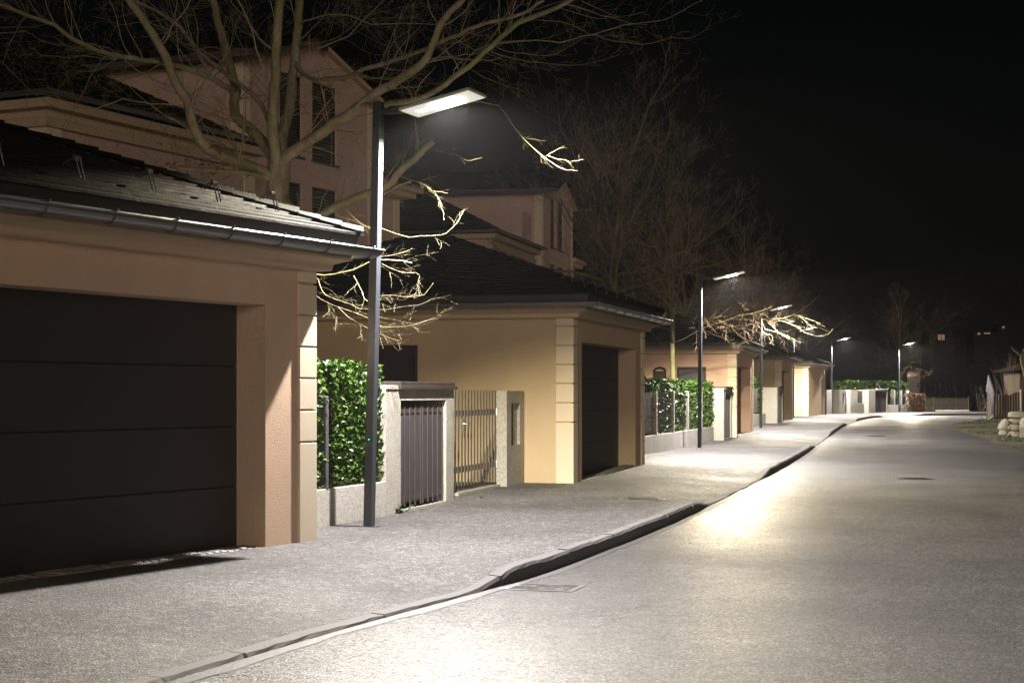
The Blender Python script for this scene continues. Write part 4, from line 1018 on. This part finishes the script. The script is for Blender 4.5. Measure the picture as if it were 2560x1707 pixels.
stone(*z3(2060,1250), 26, 60, -.5, 5, 'big rounded boulder at the right frame edge beside the stack')
stone(*z3(1690,1190), 13, 33, -.1, 6, 'leaning narrow stone at the left end of the stack', 28)
stone(*z3(1680,1320), 14, 13, -.2, 7, 'small stone at the foot of the leaning one')
stone(*z3(1580,1190), 12, 6, 18, 8, 'small flat stone lying alone near the tree stump')
# stump, wooden fence, hut, tarp
p = G(2250+1660/6.532, 880+1110/6.532, ROAD)
r = empty('tree_stump', (p.x, p.y, zb(p.y)+ROAD), 0, 'thick cut tree trunk with flared roots beside the wooden fence', 'tree stump')
mb = MB(); mb.tube([(.25,0,-.1),(.1,0,.25),(0,0,.6),(0,0,1.0),(.0,0,1.36)], [.62,.40,.31,.29,.28], 14); mb.build('trunk', M['bark'], r, smooth=True)
mb = MB(); 
for k in range(5): a = k*1.3; mb.tube([(math.cos(a)*.25,math.sin(a)*.25,.3),(math.cos(a)*.55,math.sin(a)*.5,.08),(math.cos(a)*.9,math.sin(a)*.8,-.05)], [.12,.09,.04], 7)
mb.build('root', M['bark'], r, smooth=True)
FZ = 88.0; a = P(2484, 1040, FZ); r = empty('wooden_fence', (a.x, a.y, zb(88)+ROAD), 0, 'brown board fence behind the thick stump at the right edge', 'fence')
mb = MB(); rnd = random.Random(7)
for k in range(34):
    x = k*.125; h = 1.33+x*.13+rnd.uniform(-.03,.03)-(.08 if 3 < k < 7 else 0); mb.box(x, x+.115, -x*.8*.5+rnd.uniform(-.01,.01), -x*.4+.03, -.1, h, None)
mb.build('board', M['wood'], r)
mb = MB(); mb.box(1.22,1.30,-.60,-.53,-.1,1.62); mb.box(3.1,3.2,-1.4,-1.3,-.1,1.7); mb.build('post', M['white'], r)
a = P(2549, 975, 92); r = empty('shed', (a.x, a.y, zb(90)+ROAD), 0, 'small brown rendered shed at the right frame edge behind the board fence', 'shed')
mb = MB(); mb.cbox(0,4,0,3,-.2,2.62,.02); mb.build('wall', M['wood'], r); mb = MB(); mb.add([(-.5,-.6,2.6),(4.5,-.6,2.6),(4.5,3.6,2.6),(-.5,3.6,2.6),(2,-.6,3.4),(2,3.6,3.4)], [(3,2,1,0),(0,1,4),(1,2,5,4),(2,3,5),(3,0,4,5)]); mb.build('roof', M['tile'], r)
a = P(2478, 985, 95); r = empty('tarpaulin_heap', (a.x, a.y, zb(95)+ROAD), 0, 'pale bluish tarpaulin heap behind the board fence', 'tarpaulin heap')
mb = MB(); nx, nz = 26, 16; rnd = random.Random(5)
for (side) in (0, 1):
    pass
for j in range(nz+1):
    for i in range(nx+1):
        u, v = i/nx, j/nz; top = 2.55-.35*sm(.15,.55,u)-.3*sm(.8,1,u) - 1.0*sm(.10,0,u)
        y = -.5*math.cos((v)*1.5)+.12*math.sin(u*19+v*4)+.07*math.sin(u*41)
        mb.v.append((u*1.55, y+1.2*v*v, v*top))
for j in range(nz):
    for i in range(nx): q = j*(nx+1)+i; mb.f.append((q, q+1, q+nx+2, q+nx+1))
sh_ = mb.build('sheet', M['tarp'], r, smooth=True); so = sh_.modifiers.new('thick', 'SOLIDIFY'); so.thickness = .03
mb = MB(); mb.cbox(.1,1.45,.2,1.2,0,1.5,.1); mb.build('load', M['wood'], r)
for i, (zx, zy, h, lab) in enumerate(((1790,400,3.6,'thin bare saplings above the tarpaulin heap'), (1900,300,3.9,'bare saplings beside the shed at the right edge'), (1400,740,1.9,'tangled bare bush left of the tarpaulin heap'))):
    a = P(*z3(zx, 700), 93); shrub((a.x, a.y, .08), h, 9, 60+i, lab, name='bare_bush', leaves=0)
a = P(*z3(2010,150), 80); T1 = Tree(71); root = empty('bare_tree', (a.x+.9, 80, .08), 0, 'thick leaning trunk with one bent branch, cut by the right frame edge', 'tree', 'bare trees in the gardens')
T1.limb(catmull([Vector((a.x+.9,80,-.1)), Vector((a.x+.8,80,1.0)), Vector((a.x+.3,80,2.0)), Vector((a.x+.1,80,2.7)), Vector((a.x-.0,80,3.3)), Vector((a.x+.5,80,4.0)), Vector((a.x+.9,80,5.0))], .2), .2, .10)
T1.grow(Vector((a.x+.0,80,3.2)), Vector((-1,0,.8)), .8, .07, 2, .05, .1); local_tree(root, T1); T1.finish(root)
# far end: brown bush, slatted gate, pale house
a = G(2288, 1030); r = hedge((a.x-.5,a.y), (a.x+.8,a.y+.3), .1, .05, 1.30, .8, .1, 1800, .11, 'rust brown beech bush at the end of the concrete wall', name='beech_bush', mat='brownleaf', group='bushes at the bend', seed=13)
GZ = 124.0; a = P(2312, 1028, GZ); r = empty('field_gate', (a.x, a.y, .06), R(4), 'grey horizontal slatted gate with a white bottom beam beyond the bend', 'gate')
mb = MB()
for k in range(11): mb.box(.05, .62, 0, .03, .15+k*.088, .19+k*.088); mb.box(.70, 3.25, 0, .03, .15+k*.088, .19+k*.088)
mb.build('slat', M['steel'], r)
for x in (.0,.62,3.25): mb = MB(); mb.cbox(x, x+.08, -.03,.05,-.1,1.18,.01); mb.build('post', M['steel'], r)
mb = MB(); mb.cbox(.72,3.24,-.30,-.18,.12,.20,.01); mb.build('beam', M['white'], r)
a = P(2268, 955, 150); r = empty('distant_house', (a.x, a.y, 0), R(10), 'small pale house wall half hidden beyond the farthest lamp', 'house')
mb = MB(); mb.cbox(0,1.25,0,5,-.2,3.45,.02); mb.build('wall', M['paleplaster'], r)
mb = MB(); mb.add([(-.3,-.3,3.46),(1.5,-.3,3.46),(1.5,5.3,3.46),(-.3,5.3,3.46),(.6,-.3,3.9),(.6,5.3,3.9)], [(3,2,1,0),(0,1,4),(1,2,5,4),(2,3,5),(3,0,4,5)]); mb.build('roof', M['tile'], r)
# dark evergreen hedge far behind the gate
def dark_hedge(px0, px1, Z, h, label, seed, ztop=None):
    a, b = P(px0, 1000, Z), P(px1, 1000, Z); L = b.x-a.x
    r = empty('evergreen_hedge', (a.x, a.y, 0), 0, label, 'hedge', 'dark evergreens beyond the bend')
    mb = MB(); rn = random.Random(seed)
    for k in range(int(L*420)):
        x = rn.uniform(0, L); z = rn.uniform(0, h*(.85+.15*math.sin(x*1.3))); y = rn.gauss(.6,.3)
        d = Vector((rn.gauss(0,1), rn.gauss(0,1), rn.gauss(0,1))).normalized()*.16; s = d.cross(Vector((0,.3,1))).normalized()*.05
        p = Vector((x,y,z)); mb.add([p-d, p+s, p+d, p-s], [(0,1,2,3)])
    mb.build('foliage', leafmat('evergreen_needle', (.012,.016,.01), (.03,.04,.02), .7), r)
    mb = MB()
    for k in range(int(L/1.2)): x = .5+k*1.2; mb.tube([(x,.6,-.1),(x+.05,.6,h*.5),(x,.6,h*.85)], [.05,.04,.02], 5)
    mb.build('stem', M['twig_red'], r)
dark_hedge(2300, 2490, 131, 2.7, 'dark evergreen hedge behind the slatted gate beyond the bend', 3)
# small lit windows on the dark hill
mb = MB(); nx = 40
for j in range(12):
    for i in range(nx+1):
        x = -500+i*1300/nx; v = j/11; mb.v.append((x, 420+v*500, -2+sm(0,1,v)*(46+16*math.sin(i*.35)+7*math.sin(i*1.1))))
for j in range(11):
    for i in range(nx): q = j*(nx+1)+i; mb.f.append((q, q+1, q+nx+2, q+nx+1))
mb.build('hill', M['hill'], smooth=True, kind='structure')
def hill_house(px, py, Z, w_, h, label, n=1, em='glow_win'):
    a = P(px, py, Z); r = empty('hillside_house', (a.x, a.y, a.z-h*1.2), 0, label, 'house', 'lit houses far off on the dark hill')
    mb = MB(); mb.cbox(-w_*1.5,w_*1.5,.3,6,-6,h*2.2,.05); mb.add([(-w_*1.5,.3,h*2.2),(w_*1.5,.3,h*2.2),(0,.3,h*3.2),(-w_*1.5,6,h*2.2),(w_*1.5,6,h*2.2),(0,6,h*3.2)], [(0,1,2),(1,4,5,2),(3,0,2,5)]); mb.build('wall', M['hill'], r)
    for k in range(n): mb = MB(); x = (k-(n-1)/2)*w_*.9/n; mb.box(x-w_*.36/n, x+w_*.36/n, .2,.29, h*.7, h*1.7); mb.build('window', M[em], r)
hill_house(2354, 843, 330, 1.6, 1.1, 'far house with one bright pinkish window above the bend', 2)
hill_house(2448, 834, 380, .8, .5, 'leftmost pair of tiny lights on the dark hill', 1)
hill_house(2468, 833, 390, 1.8, .35, 'tiny row of lights in the middle of the hillside string', 3)
hill_house(2509, 818, 395, .7, .5, 'highest tiny lit window on the dark hill at the right', 1)

# ------------------------------------------------------------------ damp night air
m = bpy.data.materials.new('haze'); m.use_nodes = True; t = m.node_tree
for n in list(t.nodes):
    if n.type != 'OUTPUT_MATERIAL': t.nodes.remove(n)
pv = t.nodes.new('ShaderNodeVolumePrincipled'); pv.inputs['Color'].default_value = (.9,.92,1,1); pv.inputs['Density'].default_value = HAZE; pv.inputs['Anisotropy'].default_value = .55
t.links.new(pv.outputs[0], t.nodes['Material Output'].inputs['Volume'])
mb = MB(); mb.box(-60, 130, -25, 410, -8, 30); mb.build('haze', m, kind='stuff')
